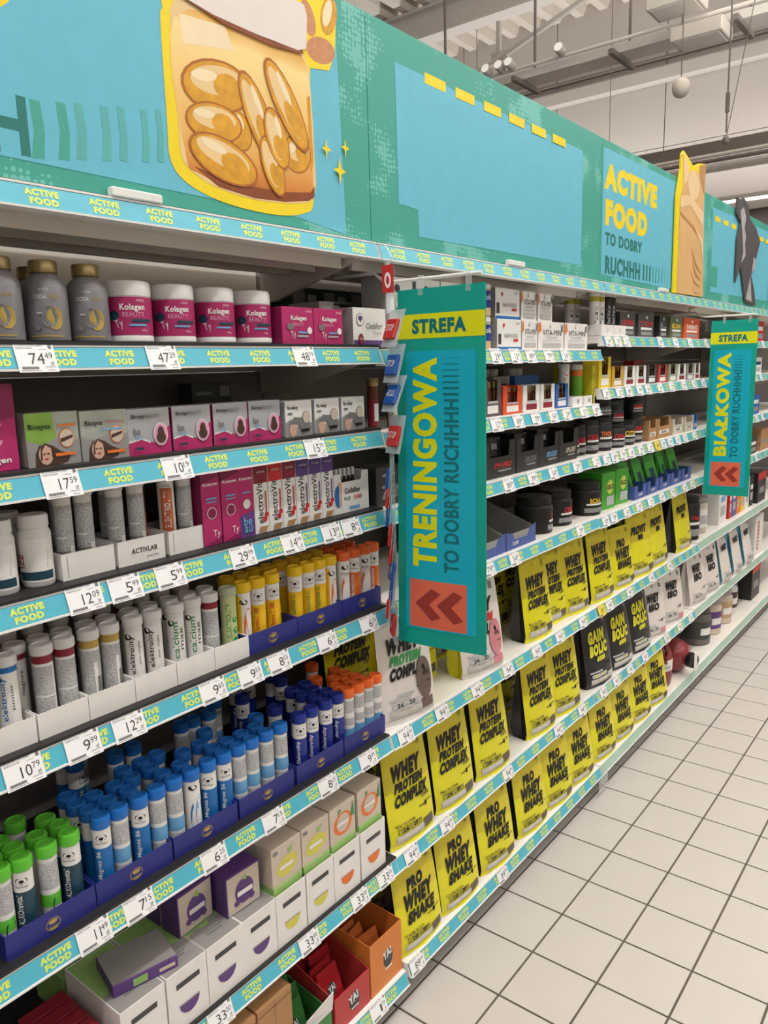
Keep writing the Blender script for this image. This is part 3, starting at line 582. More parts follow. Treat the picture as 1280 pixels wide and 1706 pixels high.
def pouch_proto(w, h, d, front, side, items, lean=.12, flange=None, puff=1.0, topm=None):
    def W(v): return w*(1-.05*v+.03*math.sin(v*3.1))
    def D(v): return max(.004, d*min(1, .72+v*3)*(1-max(0, v-.08)/.92)**.85)
    def fn(u, v, off):
        q = abs(2*u-1)
        return ((u-.5)*W(v), -D(v)/2*(1-.34*q**3*puff)-off+lean*v*h, v*h)
    nu, nv = 10, 12; b = MB(); o = []; fs = []
    for j in range(nv+1):
        for i in range(nu+1): o.append(fn(i/nu, j/nv, 0))
    for j in range(nv):
        for i in range(nu): q = j*(nu+1)+i; fs.append((q, q+1, q+nu+2, q+nu+1))
    b.add(o, fs, front)
    def bk(u, v): return ((u-.5)*W(v), D(v)/2+lean*v*h, v*h)
    g = MB()
    for sx in (0, 1):
        o = []; fs = []
        for j in range(nv+1):
            v = j/nv; a = fn(sx, v, 0); c = bk(sx, v); mx = a[0]+(1 if sx == 0 else -1)*D(v)*.22
            o += [a, (mx, (a[1]+c[1])/2, a[2]), c]
        for j in range(nv):
            for i in (0, 1):
                q = 3*j+i; f = (q, q+3, q+4, q+1); fs.append(f if sx == 0 else f[::-1])
        g.add(o, fs, side)
    o = [bk(i/2, j/nv) for j in range(nv+1) for i in range(3)]; fs = [(3*j+i+1, 3*j+i, 3*j+i+3, 3*j+i+4) for j in range(nv) for i in range(2)]; g.add(o, fs, side)
    o = [fn(0, 0, 0), fn(.5, 0, 0), fn(1, 0, 0), bk(1, 0), bk(.5, 0), bk(0, 0)]; g.add(o, [(5, 4, 3, 2, 1, 0)], side)
    o = [fn(0, 1, 0), fn(1, 1, 0), bk(1, 1), bk(0, 1)]; g.add(o, [(0, 1, 2, 3)], side)
    p = MB(); prints(p, items, fn, w, h, lay=.0003, base=.0012, grid=(8, 6))
    parts = [('front_panel', b.mesh('front_panel', True)), ('gusset', g.mesh('gusset', True)), ('front_print', p.mesh('front_print'))]
    s = MB(); zt = .008
    o = [(-w/2*.98, fn(0, 0, 0)[1]-.006, .0005), (w/2*.98, fn(1, 0, 0)[1]-.006, .0005), (w/2*.98, fn(1, 0, 0)[1], .012), (0, fn(.5, 0, 0)[1]-.001, .012), (-w/2*.98, fn(0, 0, 0)[1], .012), (0, fn(.5, 0, 0)[1]-.010, .0005)]
    s.add(o, [(0, 5, 3, 4), (5, 1, 2, 3)], flange or front); parts.append(('bottom_seal', s.mesh('bottom_seal')))
    return parts
def jar_proto(prof, body, capprof, cap, items, r, h, z0, n=48):
    p = MB(); prints(p, items, cyl_fn(r, h, z0), 2*math.pi*r, h, lay=.0002, base=.0006, grid=(40, 1))
    return [('jar_body', MB().lathe(prof, body, n).mesh('jar_body', True)), ('lid', MB().lathe(capprof, cap, n).mesh('lid', True)), ('label_print', p.mesh('label_print'))]
FACE = R(-34)   # turn of round goods so that their labels look down the aisle

# ------------------------------------------------------------------ near bay, top shelf
Z = zs(1, 0)
r = .034
gb = jar_proto([(r*.9, 0), (r, .004), (r, .088), (r*.92, .098), (r*.62, .108), (r*.56, .111)], GREYB, [(r*.60, .1105), (r*.66, .112), (r*.66, .128), (r*.60, .131)], GOLD,
   [('t', 'ACTIVLAB', .5, .93, .015, .0035, WHITE, 0, 0), ('t', 'DODA', .47, .80, .020, .0065, WHITE, 0, 0), ('t', 'FOOD', .58, .80, .018, .0065, GOLDI, 0, 0), ('e', .565, .42, .0125, .0175, GOLDI), ('e', .528, .45, .0125, .0165, GREYB), ('r', .38, .10, .62, .125, GOLDI), ('r', .44, .5, .48, .53, FP), ('e', .44, .28, .006, .006, GREYINK)], r, .09, 0)
for i, x in enumerate((-.957, -.873, -.795, -.719)):
    thing('supplement_bottle', 'grey supplement bottle with gold cap, %s on the top shelf' % ('cut by the frame', 'left of three', 'middle of three', 'beside the jars')[i], 'bottle', (x, .075, Z), FACE, gb, 'grey bottles on the top shelf')
for x in (-.85, -.77): thing('supplement_bottle', 'grey bottle with gold cap, %s of two in the back row' % ('left' if x < -.8 else 'right'), 'bottle', (x, .16, Z), FACE, gb, 'grey bottles in the back row')
r = .0415; SWAY = mat('jar_magenta_label', (176, 44, 104), .35, var=.16, scale=14)
kj = jar_proto([(r*.9, 0), (r, .004), (r, .012), (r*.985, .013), (r*.985, .08), (r*.9, .082)], OFFW, [(r*.96, .080), (r, .082), (r, .101), (r*.95, .107), (r*.8, .109)], OFFW,
   [('r', .0, 0.01, 1, .99, SWAY), ('t', 'ACTIVLAB', .585, .90, .014, .004, WHITE, 0, 0), ('t', 'Kolagen', .53, .71, .044, .014, WHITE, 0, .03), ('t', 'BEAUTY', .535, .54, .038, .008, mat('pale_pink_ink', (226, 160, 190)), 0, 0), ('e', .40, .52, .010, .008, DTEAL), ('t', 'Ty', .435, .28, .014, .018, WHITE, 15, .0), ('r', .52, .34, .66, .42, DTEAL), ('r', .5, .24, .62, .29, LBLUE), ('e', .30, .4, .014, .022, PINKD), ('t', '150 g', .60, .12, .01, .004, WHITE, 0, 0)], r*.985, .067, .0135)
for i, x in enumerate((-.638, -.541, -.441, -.341)):
    thing('collagen_jar', 'white lidded jar with magenta Kolagen label, %s of four' % ('leftmost', 'second', 'third', 'rightmost')[i], 'jar', (x, .078, Z), FACE, kj, 'collagen jars on the top shelf')
kb = carton(.097, .06, .078, PINK, [('p', [(.0, .0), (.5, .45), (1, .2), (1, 0)], SWAY), ('t', 'Kolagen', .52, .70, .048, .013, WHITE, 0, .03), ('t', 'BEAUTY', .50, .545, .034, .007, mat('pale_pink_ink', (226, 160, 190)), 0, 0), ('t', 'Ty', .33, .25, .014, .018, WHITE, 12, 0), ('e', .24, .48, .010, .007, GREYINK), ('r', .48, .30, .76, .35, LBLUE), ('r', .44, .2, .8, .25, SILV), ('e', .84, .38, .0075, .0075, WHITE), ('t', 'ACTIVLAB', .82, .9, .018, .004, WHITE, 0, 0)], PINKD)
for i, x in enumerate((-.2475, -.1485)):
    thing('collagen_box', 'small square magenta Kolagen carton, %s of two' % ('left', 'right')[i], 'box', (x, .062, Z), 0, kb, 'collagen cartons on the top shelf')
thing('collagen_box', 'magenta carton tucked behind the two collagen cartons', 'box', (-.27, .15, Z), 0, kb)
cb = carton(.125, .06, .086, WHITE, [('r', 0, 0, 1, .13, PURP), ('e', .20, .68, .014, .015, PURP), ('e', .2, .68, .0125, .0135, WHITE), ('e', .2, .72, .008, .006, PURP), ('r', .19, .6, .21, .7, PURP), ('t', 'ChelaFerr', .62, .52, .062, .014, INK, 0, 0), ('e', .2, .17, .009, .012, REDD), ('t', '250', .2, .17, .010, .005, WHITE, 0, 0), ('t', 'Forte', .70, .33, .03, .009, GREYINK, 0, 0)], GREY)
thing('iron_carton', 'white carton with purple band and tree emblem at the bay joint', 'box', (.0, .062, Z+.0), 0, cb, 'tree emblem cartons')
thing('iron_carton', 'white carton with purple band, half hidden behind the large banner', 'box', (.14, .062, zs(2, 0)), 0, cb, 'tree emblem cartons')
gs = carton(.05, .10, .10, GREY, [('r', .1, .1, .9, .9, FP)])
for i, (x, y, z) in enumerate([(-.10, .13, 0), (-.055, .17, 0), (-.01, .19, 0)]): thing('grey_carton', 'narrow grey carton behind the collagen cartons, %s from the left' % ORD[i], 'box', (x, y, Z), 0, gs, 'grey cartons at the back')
gl = carton(.20, .12, .125, GREY, [('r', .1, .5, .9, .8, FP), ('r', .05, .9, .95, .95, DGREY)], top=BEIGE)
thing('grey_carton', 'large grey carton behind the tree emblem carton', 'box', (.11, .24, zs(2, 0)+.0), 0, gl)
DG = mat('dark_green_card', (36, 70, 54), .5); dgb = carton(.11, .09, .085, DG, [('r', .1, .1, .5, .9, GREY), ('r', .6, .2, .9, .8, FP)])
for i, (x, z) in enumerate([(.07, 0), (.19, 0), (.07, .086), (.19, .086), (.31, 0), (.31, .086), (.43, 0), (.43, .086)]): thing('dark_green_carton', 'dark green carton in stack %s at the back of the second bay, %s' % (('one', 'two', 'one', 'two', 'three', 'three', 'four', 'four')[i], 'upper' if z else 'lower'), 'box', (x, .355, zs(2, 0)+z), 0, dgb, 'dark green stacked cartons')

# ------------------------------------------------------------------ near bay, second shelf
Z = zs(1, 1)
pk = carton(.11, .06, .134, PINK, [('p', [(0, .45), (1, .62), (1, 1), (0, 1)], PINKD), ('e', .55, .45, .028, .03, mat('pale_pink_ink', (226, 160, 190))), ('r', .3, .36, .8, .53, SWAY), ('t', 'Kolagen', .6, .12, .06, .012, WHITE, 0, .03)], PINKD, left_items=None)
thing('collagen_pack', 'tall magenta collagen carton cut by the left frame edge', 'box', (-.945, .062, Z), R(4), pk)
def portrait(cu, cv, k):
    return [('p', [(.12, .0), (.14, .25), (.22, .40), (.36, .42), (.47, .38), (.62, .26), (.80, .18), (.74, .05), (.6, 0)], HAIR), ('e', .33, .22, .0125*k, .0165*k, SKIN), ('p', [(.26, .30), (.33, .405), (.43, .33), (.44, .16), (.47, .1), (.47, .36), (.33, .44), (.24, .36), (.22, .1), (.26, .14)], HAIR),
            ('e', .295, .235, .0022, .0012, INK), ('e', .37, .235, .0022, .0012, INK), ('e', .335, .14, .0032, .0012, RED), ('e', .74, .50, .0135, .0155, ORN), ('e', .74, .50, .0122, .0142, BEIGE), ('p', [(.62, .42), (.85, .5), (.86, .56), (.62, .50)], HAIR)]
HOLO = mat('holographic_card', (196, 204, 196), .25, metal=.5, var=.25, scale=18); HOLOG = mat('holographic_green', (150, 196, 92), .25, metal=.4, var=.2)
bi1 = carton(.094, .055, .086, HOLO, [('p', [(0, .45), (.3, .4), (.55, .52), (.5, 1), (0, 1)], HOLOG), ('p', [(0, 0), (1, 0), (1, .45), (.6, .55), (.3, .40), (0, .5)], GREY)]+portrait(0, 0, 1)+[('t', 'Biotyna', .25, .735, .038, .011, INK, 0, .015), ('r', .6, .73, .93, .77, ORN), ('r', .5, .17, .88, .23, ORN)], GREY)
bi2 = carton(.092, .055, .084, HOLO, [('p', [(0, 0), (1, 0), (1, .5), (.6, .52), (.3, .42), (0, .5)], GREY)]+portrait(0, 0, 1)+[('t', 'Biotyna', .27, .745, .034, .011, INK, 0, .015), ('t', 'FORTE 10 mg', .72, .75, .036, .0065, RED, 0, .0), ('r', .42, .60, .85, .635, LBLUE), ('r', .5, .12, .9, .18, ORN)], GREY)
thing('biotin_box', 'silver green biotin carton with a portrait of a long haired woman', 'box', (-.831, .06, Z), R(2), bi1)
thing('biotin_box', 'silver biotin forte carton with portrait, left of the horsetail cartons', 'box', (-.736, .06, Z), R(1), bi2)
sk = carton(.090, .055, .082, SILV, [('p', [(0, 0), (1, 0), (1, .62), (.93, .56), (.86, .30), (.6, .24), (.3, .34), (0, .28)], PINK), ('p', [(0, .31), (.3, .37), (.5, .28), (.5, .24), (.3, .33), (0, .27)], WHITE), ('t', 'Skrzyp', .24, .83, .028, .009, INK, 0, .015), ('t', 'BEAUTY', .58, .83, .030, .0075, GREYINK, 0, 0), ('t', 'be', .20, .52, .014, .013, GREYINK, 0, .02), ('t', 'au', .24, .38, .014, .008, LBLUE, 0, 0), ('e', .745, .42, .0155, .021, WHITE), ('e', .745, .42, .0138, .0195, mat('pale_pink_ink', (226, 160, 190))), ('e', .745, .46, .007, .011, HAIR), ('e', .745, .35, .010, .010, HAIR), ('r', .12, .12, .32, .17, DTEAL)], PINKD)
for i, x in enumerate((-.645, -.548, -.452, -.359)): thing('horsetail_box', 'silver and magenta Skrzyp carton, %s of four in the row' % ORD[i], 'box', (x, .06, Z), R(random.uniform(-1, 1)), sk, 'horsetail cartons')
nw = carton(.086, .055, .077, WHITE, [('p', [(0, 0), (1, 0), (1, .35), (.7, .42), (.4, .25), (.2, .5), (0, .4)], GREY), ('t', 'Na w\u0142osy', .27, .80, .034, .011, INK, 0, .015), ('r', .08, .62, .25, .68, GREYINK), ('e', .25, .20, .012, .016, SKIN), ('p', [(.1, .35), (.3, .55), (.7, .5), (.95, .2), (.6, .05), (.45, .35)], GREYINK), ('e', .75, .52, .0125, .014, HAIR), ('e', .75, .52, .0115, .013, BEIGE), ('r', .55, .12, .85, .2, INK)], SILV)
for i, x in enumerate((-.258, -.165, -.073)): thing('hair_box', 'white and grey Na wlosy carton, %s of three' % ('left', 'middle', 'right')[i], 'box', (x, .06, Z), R(1.5), nw, 'hair supplement cartons')
bb = carton(.12, .05, .04, DGREY, [('r', .1, .3, .5, .5, FPD), ('r', .7, .2, .95, .8, GREY)]); b2_ = carton(.12, .05, .078, DGREY, [('r', .1, .3, .5, .5, FPD)])
thing('dark_carton', 'dark carton upright at the back of the near bay second shelf', 'box', (-.27, .33, Z), 0, b2_); thing('dark_carton', 'dark carton lying on another at the back of the second shelf', 'box', (-.27, .33, Z+.0785), 0, bb)

# ------------------------------------------------------------------ near bay, third shelf
Z = zs(1, 2); r = .026
TORSO = mat('torso_print', (186, 178, 172), .4, var=.2, scale=60)
wb = jar_proto([(r*.92, 0), (r, .003), (r, .088), (r*.86, .096), (r*.82, .098)], OFFW, [(r*.88, .0975), (r*.92, .099), (r*.92, .116), (r*.86, .119)], OFFW, [('r', .30, .10, .72, .92, WHITE), ('p', [(.40, .35), (.62, .35), (.64, .7), (.56, .85), (.44, .85), (.38, .7)], TORSO), ('r', .34, .14, .68, .30, DTEAL), ('t', 'IZE', .36, .5, .022, .011, RED, 90, .02)], r, .088, 0)
for i, (x, y) in enumerate([(-.928, .06), (-.866, .06), (-.882, .125)]): thing('pill_bottle', ['white pill bottle cut by the left edge of the third shelf', 'white pill bottle with torso picture beside the white tray', 'white pill bottle standing behind the front pair'][i], 'bottle', (x, y, Z), FACE, wb, 'white pill bottles')
aw = tube_proto(WHITE, OFFW, [('r', .28, .06, .72, .92, FP), ('r', .30, .5, .55, .52, WHITE), ('r', .3, .3, .6, .33, GREYINK), ('r', .60, .1, .7, .4, WHITE)], .0150, .150, .016)
ORT = mat('elektro_orange_print', (206, 108, 66), .4); BRT = mat('brown_tube', (118, 76, 66), .4)
ae = tube_proto(WHITE, OFFW, [('r', .38, .30, .62, .92, ORT), ('t', 'ELEKTROLITY', .51, .62, .072, .012, WHITE, 90, .03), ('t', 'ACTIVLAB', .5, .95, .016, .004, INK, 0, 0), ('e', .56, .06, .007, .007, ORN)], .0155, .150, .014)
ab = tube_proto(BRT, BRT, [('r', .3, .1, .7, .6, ORT)], .0150, .150, .016)
actr = open_tray(.100, .10, .046, .05, WHITE, GREY, [('t', 'ACTIVLAB', .55, .52, .055, .0095, INK, 0, .02), ('t', 'pharma', .72, .22, .026, .006, GREYINK, 0, 0)]); pltr = open_tray(.100, .10, .046, .05, WHITE, GREY, [('r', .1, .1, .11, .9, GREY)])
for i, (x, p) in enumerate([(-.787, pltr), (-.680, actr), (-.570, pltr)]): thing('tube_tray', ('plain low white tray, left of the lettered one', 'low white tray lettered ACTIVLAB pharma', 'plain low white tray right of the lettered one')[i], 'tray', (x, .085, Z), 0, p, 'white trays of the third shelf')
for i, (x, y, p, t) in enumerate([(-.812, .062, aw, 0), (-.773, .062, aw, 0), (-.752, .10, aw, -4), (-.712, .062, aw, 0), (-.668, .062, aw, 2), (-.640, .098, ab, 0), (-.600, .062, ae, 0), (-.559, .062, aw, 0), (-.570, .104, ab, 0), (-.795, .104, aw, 0), (-.70, .104, aw, 0)]):
    thing('tablet_tube', ('white tablet tube covered in grey fine print, %s on the third shelf' % ORD[i] if p is aw and i < 8 else {2: '', 5: 'brown tablet tube beside the ELEKTROLITY tube', 6: 'white tablet tube with an orange ELEKTROLITY panel', 8: 'brown tablet tube behind the ELEKTROLITY tube', 9: 'white tube behind the first tray front row', 10: 'white tube behind the ACTIVLAB tray front row'}[i]), 'tube', (x, y, Z+.0022), FACE, p, 'tablet tubes of the third shelf')
kp = carton(.0465, .05, .155, PINKD, [('p', [(0, 0), (1, .1), (1, .9), (0, .8)], PINK), ('t', 'Kolagen', .5, .79, .036, .008, WHITE, 0, .02), ('e', .5, .42, .012, .012, WHITE), ('e', .5, .42, .0105, .0105, PINKD), ('r', .22, .60, .78, .62, LBLUE), ('r', .22, .56, .78, .575, LBLUE), ('t', 'Ty', .68, .14, .017, .018, WHITE, 0, 0)], PINKD)
kp2 = carton(.040, .05, .155, PINK, [('p', [(0, .0), (1, .0), (1, .35), (0, .30)], PURP), ('t', 'Kolagen', .5, .79, .034, .008, WHITE, 0, .02), ('e', .5, .45, .010, .010, WHITE), ('r', .22, .60, .78, .62, LBLUE), ('t', 'be', .5, .22, .022, .018, LBLUE, 0, .02), ('t', 'au', .5, .11, .022, .014, LBLUE, 0, .02)], PINKD)
for i, (x, p) in enumerate([(-.516, kp), (-.467, kp), (-.4235, kp2)]): thing('collagen_slim_box', 'tall slim magenta Kolagen carton, %s of three' % ('left', 'middle', 'right')[i], 'box', (x, .058, Z), R(random.uniform(-2, 2)), p, 'slim collagen cartons')
for i, x in enumerate((-.382, -.340, -.298, -.256, -.214, -.172)):
    tp = RED if i < 3 else PURP
    ev = carton(.0405, .045, .150, WHITE, [('r', 0, .72, 1, 1, [REDD, RED, REDD, PURP, PURP, PURP][i]), ('t', 'electroVit', .40, .44, .088, .017, INK, 90, .005), ('e', .82, .26, .006, .006, RED), ('e', .7, .20, .006, .006, RED), ('p', [(.2, .02), (.75, .02), (.9, .1), (.3, .1)], KRAFT), ('t', 'ACTIVLAB', .5, .88, .024, .005, WHITE, 0, 0), ('r', .76, .3, .84, .6, RED if i < 3 else PURP)], WHITE)
    thing('electrovit_box', 'slim white electroVit carton with %s top, %s of six' % ('red' if i < 3 else 'purple', ORD[i]), 'box', (x, .056, Z), R(1), ev, 'electroVit cartons')
cf = notch_box(.128, .07, .095, WHITE, GREY, [('r', .42, .05, .72, .14, LBLUE), ('t', 'Collaflex', .52, .55, .058, .0135, INK, 0, .02), ('t', 'PLUS', .36, .36, .022, .009, GREENP, 0, .03), ('t', '13.000', .66, .36, .030, .010, RED, 0, .03), ('e', .10, .45, .012, .026, MBLUE), ('r', .12, .2, .2, .8, SKIN)], .62, .22, vial_parts(.082, .05, .112, 5, OFFW, BLACK))
thing('ampoule_display', 'white Collaflex display carton holding black ampoules', 'display box', (-.085, .07, Z), 0, cf)

# ------------------------------------------------------------------ near bay, fourth shelf
Z = zs(1, 3)
def vit(txt, sub, col, band): return tube_proto(WHITE, OFFW, [('r', 0, .93, 1, 1, band), ('e', .40, .86, .007, .006, INK), ('t', txt, .475, .60, .074, .012, col, 90, .012), ('t', sub, .60, .62, .046, .006, INK, 90, .0), ('r', .45, .01, .55, .06, INK)], .0165, .152, .018)
T_jr = vit('elektrolity', 'junior', MBLUE, MBLUE); T_rd = vit('elektrolity', 'magnez', RED, REDD); T_sc = vit('elektrolity', 'senior complex', INK, OFFW); T_ca = vit('calcium', 'max', GREENP, OFFW)
T_bk = tube_proto(WHITE, OFFW, [('r', 0, .90, 1, 1, REDD), ('r', .28, .12, .70, .86, FP), ('r', .28, .46, .70, .48, WHITE), ('r', .62, .04, .70, .2, RED)], .0165, .152, .018)
T_bg = tube_proto(WHITE, OFFW, [('r', 0, .90, 1, 1, GOLDI), ('r', .28, .12, .70, .86, FP), ('r', .56, .02, .62, .7, WHITE), ('r', .60, .25, .72, .5, GREYINK)], .0165, .152, .018)
T_gn = tube_proto(mat('pale_lime_tube', (196, 206, 150), .4), mat('lime_grey_cap', (186, 190, 160), .4), [('t', 'ELEKTROLITY', .47, .62, .074, .010, GREENP, 90, .01), ('e', .60, .62, .006, .006, GREENP), ('e', .62, .45, .007, .007, GREENP), ('e', .6, .3, .006, .006, GREENP), ('r', .35, .0, .7, .1, GREENP)], .0165, .152, .018)
wt = open_tray(.092, .11, .046, .046, WHITE, GREY, None, 14)
for i, x in enumerate((-.962, -.868, -.774, -.681, -.588, -.495)): thing('tube_tray', 'low white card tray with torn edge, %s of six on the fourth shelf' % ORD[i], 'tray', (x, .078, Z), R(random.uniform(-.8, .8)), wt, 'white trays of the fourth shelf')
front = [(-.942, T_jr, 'white tablet tube lettered elektrolity junior'), (-.905, T_rd, 'white tube with red elektrolity lettering'), (-.880, T_bk, 'white tube with dark red band, left of two'), (-.840, T_bk, 'white tube with dark red band, right of two'), (-.793, T_bg, 'white tube with gold band, left of two'), (-.752, T_bg, 'white tube with gold band, right of two'), (-.703, T_sc, 'white tube lettered elektrolity senior, left of two'), (-.660, T_sc, 'white tube lettered elektrolity senior, right of two'), (-.608, T_ca, 'white tube lettered calcium max in green'), (-.566, T_ca, 'white calcium tube beside the front calcium tube'), (-.523, T_bk, 'white tube with printed back, left of the lime tube'), (-.474, T_gn, 'pale lime ELEKTROLITY tube beside the yellow tubes')]
for i, (x, p, l) in enumerate(front):
    y = .052+(.042 if i == 1 else 0); thing('tablet_tube', l, 'tube', (x, y, Z+.0022), FACE+R(random.uniform(-12, 12)), p, 'white tablet tubes of the fourth shelf', rx=0)
for i, (x, y) in enumerate([(-.947, .10), (-.862, .094), (-.82, .094), (-.772, .094), (-.731, .094), (-.682, .094), (-.638, .094), (-.59, .094), (-.545, .094), (-.50, .094), (-.88, .175), (-.83, .175), (-.78, .175), (-.73, .175), (-.69, .175), (-.64, .175), (-.60, .175), (-.55, .175), (-.5, .175)]):
    thing('tablet_tube', 'white tablet tube, %s from the left in the %s row of the fourth shelf' % (ORD[i if i < 10 else i-10], 'second' if i < 10 else 'third'), 'tube', (x, y, Z+(.0022 if y < .12 else .0)), FACE+R(random.uniform(-25, 25)), [T_rd, T_bg, T_sc, T_ca, T_bk][i % 5], 'white tubes in back rows')
def krug(body, panel, txt, tcol, cap, top=WHITE, n=1): return tube_proto(body, cap, [('r', .24, .72, .76, 1, top), ('r', 0, 0, 1, .72, panel)]+logo_top()+[('t', txt, .44 if n else .5, .46, .056, .0105, tcol, 90, .012)], .0165, .152, .022)
T_vc = krug(WHITE, KYEL, 'Vitamina C', GREENP, YELC); T_vo = tube_proto(WHITE, YELC, [('r', 0, 0, .45, .95, KYEL), ('e', .60, .40, .012, .045, KORN), ('e', .5, .85, .009, .006, INK)], .0165, .152, .022)
T_v1 = krug(WHITE, KYEL, 'Vitamina C 1000', RED, YELC); T_mu = krug(WHITE, KORN, 'Multiwitamina', WHITE, ORNC); T_mo = tube_proto(WHITE, ORNC, [('r', 0, 0, 1, .12, KORN), ('e', .56, .42, .017, .042, KORN), ('e', .5, .88, .009, .006, INK), ('r', .40, .74, .6, .78, FP)], .0165, .152, .022)
KLOGO = [('e', .5, .46, .0135, .0115, GOLDI), ('e', .5, .46, .0122, .0102, BLUET), ('e', .5, .56, .008, .004, GOLDI), ('t', 'KR\u00dcGER', .5, .36, .02, .0042, GOLDI, 0, .02), ('r', .46, .25, .54, .33, GOLDI)]
ktr = open_tray(.150, .12, .044, .05, BLUET, BLUEI, KLOGO)
for i, x in enumerate((-.376, -.223, -.071)): thing('tube_tray', 'royal blue tray with gold oval emblem, %s of three on the fourth shelf' % ORD[i], 'tray', (x, .085, Z), R(random.uniform(-.6, .6)), ktr, 'blue trays of the fourth shelf')
vc = [(-.430, T_vo), (-.388, T_v1), (-.345, T_v1), (-.308, T_vc), (-.272, T_vc), (-.231, T_vc), (-.192, T_vc), (-.154, T_vo), (-.105, T_mo), (-.065, T_mu), (-.024, T_mo), (.010, T_mu)]
for i, (x, p) in enumerate(vc):
    thing('tablet_tube', '%s tablet tube, %s in the blue trays of the fourth shelf' % ('yellow vitamin C' if i < 8 else 'orange multivitamin', ORD[i]), 'tube', (x if i != 11 else -.014+.024, .056+(.03 if i == 3 else 0), Z+.0022), FACE+R(random.uniform(-10, 10)), p, 'vitamin tubes of the fourth shelf', ry=R(-4) if i == 3 else 0)
for i in range(11):
    thing('tablet_tube', '%s tablet tube in the back row of the fourth shelf' % ('yellow capped' if i < 8 else 'orange capped')+(', %s from the left' % ORD[i]), 'tube', (-.42+i*.041, .118, Z+.0022), R(random.uniform(-60, 60)), T_vc if i < 8 else T_mu, 'yellow tubes in the back row' if i < 8 else 'orange tubes in the back row')

# ------------------------------------------------------------------ near bay, fifth shelf
Z = zs(1, 4)
ktr2 = open_tray(.164, .20, .046, .055, BLUET, BLUEI, KLOGO)
for i, x in enumerate((-.928, -.760, -.592, -.421, -.247, -.079)): thing('tube_tray', 'royal blue tray with gold oval emblem, %s of six on the fifth shelf' % ORD[i], 'tray', (x, .122, Z), R(random.uniform(-.5, .5)), ktr2, 'blue trays of the fifth shelf')
T_al = krug(WHITE, DTEAL, 'ALKOrevital', WHITE, GREENC); T_aw = tube_proto(WHITE, GREENC, [('r', .28, .55, .72, .95, FP), ('r', .28, .1, .72, .30, FP), ('r', .28, .30, .72, .48, GREENC), ('e', .62, .3, .01, .02, DTEAL)], .0165, .152, .022)
T_mg = krug(WHITE, MBLUE, 'Magnez B6', WHITE, BLUEC); T_mw = tube_proto(WHITE, BLUEC, [('r', .25, .62, .75, .95, FP), ('r', .25, .34, .75, .56, LBLUE), ('r', .25, .05, .75, .30, FP), ('r', .25, .05, .75, .12, MBLUE)], .0165, .152, .022)
T_ms = tube_proto(WHITE, BLUEC, [('e', .58, .40, .016, .040, MBLUE), ('e', .66, .46, .014, .036, LBLUE), ('e', .5, .90, .009, .006, INK), ('r', .25, 0, .75, .08, MBLUE)], .0165, .152, .022)
T_en = krug(WHITE, NAVY, 'Elektrolity', WHITE, NAVY); T_ow = tube_proto(WHITE, ORNC, [('r', .25, .7, .75, .95, FP), ('r', .25, .02, .75, .38, LBLUE), ('r', .25, .45, .75, .6, FP)], .0165, .152, .022)
fr = [(-.992, T_aw), (-.955, T_al), (-.911, T_aw), (-.868, T_al), (-.806, T_mg), (-.768, T_mw), (-.724, T_mg), (-.684, T_mw), (-.643, T_mw), (-.600, T_ms), (-.557, T_mg), (-.515, T_mg), (-.474, T_mw), (-.436, T_mw), (-.392, T_mw), (-.348, T_mw), (-.285, T_en), (-.243, T_en), (-.193, T_en), (-.150, T_en), (-.110, T_ow), (-.070, T_ow), (-.032, T_ow), (.000, T_ow)]
LBL5 = lambda i: 'green capped' if i < 4 else 'light blue capped' if i < 16 else 'navy capped' if i < 20 else 'orange capped'
for i, (x, p) in enumerate(fr):
    thing('tablet_tube', '%s tablet tube, %s in the front row of the fifth shelf' % (LBL5(i), ORD[i]), 'tube', (x if i < 23 else -.0155+.018, .052, Z+.0022), FACE+R(random.uniform(-8, 8)), p, 'front row tubes of the fifth shelf')
for row in range(1, 7):
    for i, (x, p) in enumerate(fr):
        if i == 23 or random.random() > (.85, .6, .4, .3, .22, .2)[row-1] or (i < 4 and row > 3): continue
        y = .052+row*.0385
        if row >= 4: y += .042
        xx = min(x+random.uniform(-.003, .003)+(.004 if row % 2 else -.002), -.002)
        thing('tablet_tube', '%s tablet tube, %s from the left in row %s of the fifth shelf' % (LBL5(i), ORD[i], ('two', 'three', 'four', 'five', 'six', 'seven')[row-1]), 'tube', (xx, y, Z+(.0022 if y < .205 else .0)), R(random.uniform(-60, 60)), p, '%s tubes in back rows' % LBL5(i))

# ------------------------------------------------------------------ near bay, sixth shelf
Z = zs(1, 5)
def tea_case(col):
    w, d, h = .099, .19, .132
    a = w/2
    f = MB().prism([(-a, 0), (a, 0), (a, h), (-a, h)], -d/2, -d/2+.002, WHITE)
    s = MB(); s.box(-a, a, -d/2+.002, d/2, 0, .002, WHITE); s.box(-a, -a+.002, -d/2+.002, d/2, .002, h, WHITE); s.box(a-.002, a, -d/2+.002, d/2, .002, h, WHITE); s.box(-a+.002, a-.002, d/2-.002, d/2, .002, h, WHITE)
    p = MB(); prints(p, [('r', .22, .70, .80, .79, DGREY), ('p', [(.26, .41)]+[(.51-.25*math.cos(math.pi*q/10), .41-.20*math.sin(math.pi*q/10)) for q in range(1, 10)]+[(.76, .41)], col), ('r', .27, .395, .75, .41, GREY)], lambda u, v, o: ((u-.5)*w, -d/2-o, v*h), w, h)
    return [('case_front', f.mesh('case_front')), ('case_shell', s.mesh('case_shell')), ('slot_cutouts', p.mesh('slot_cutouts'))]
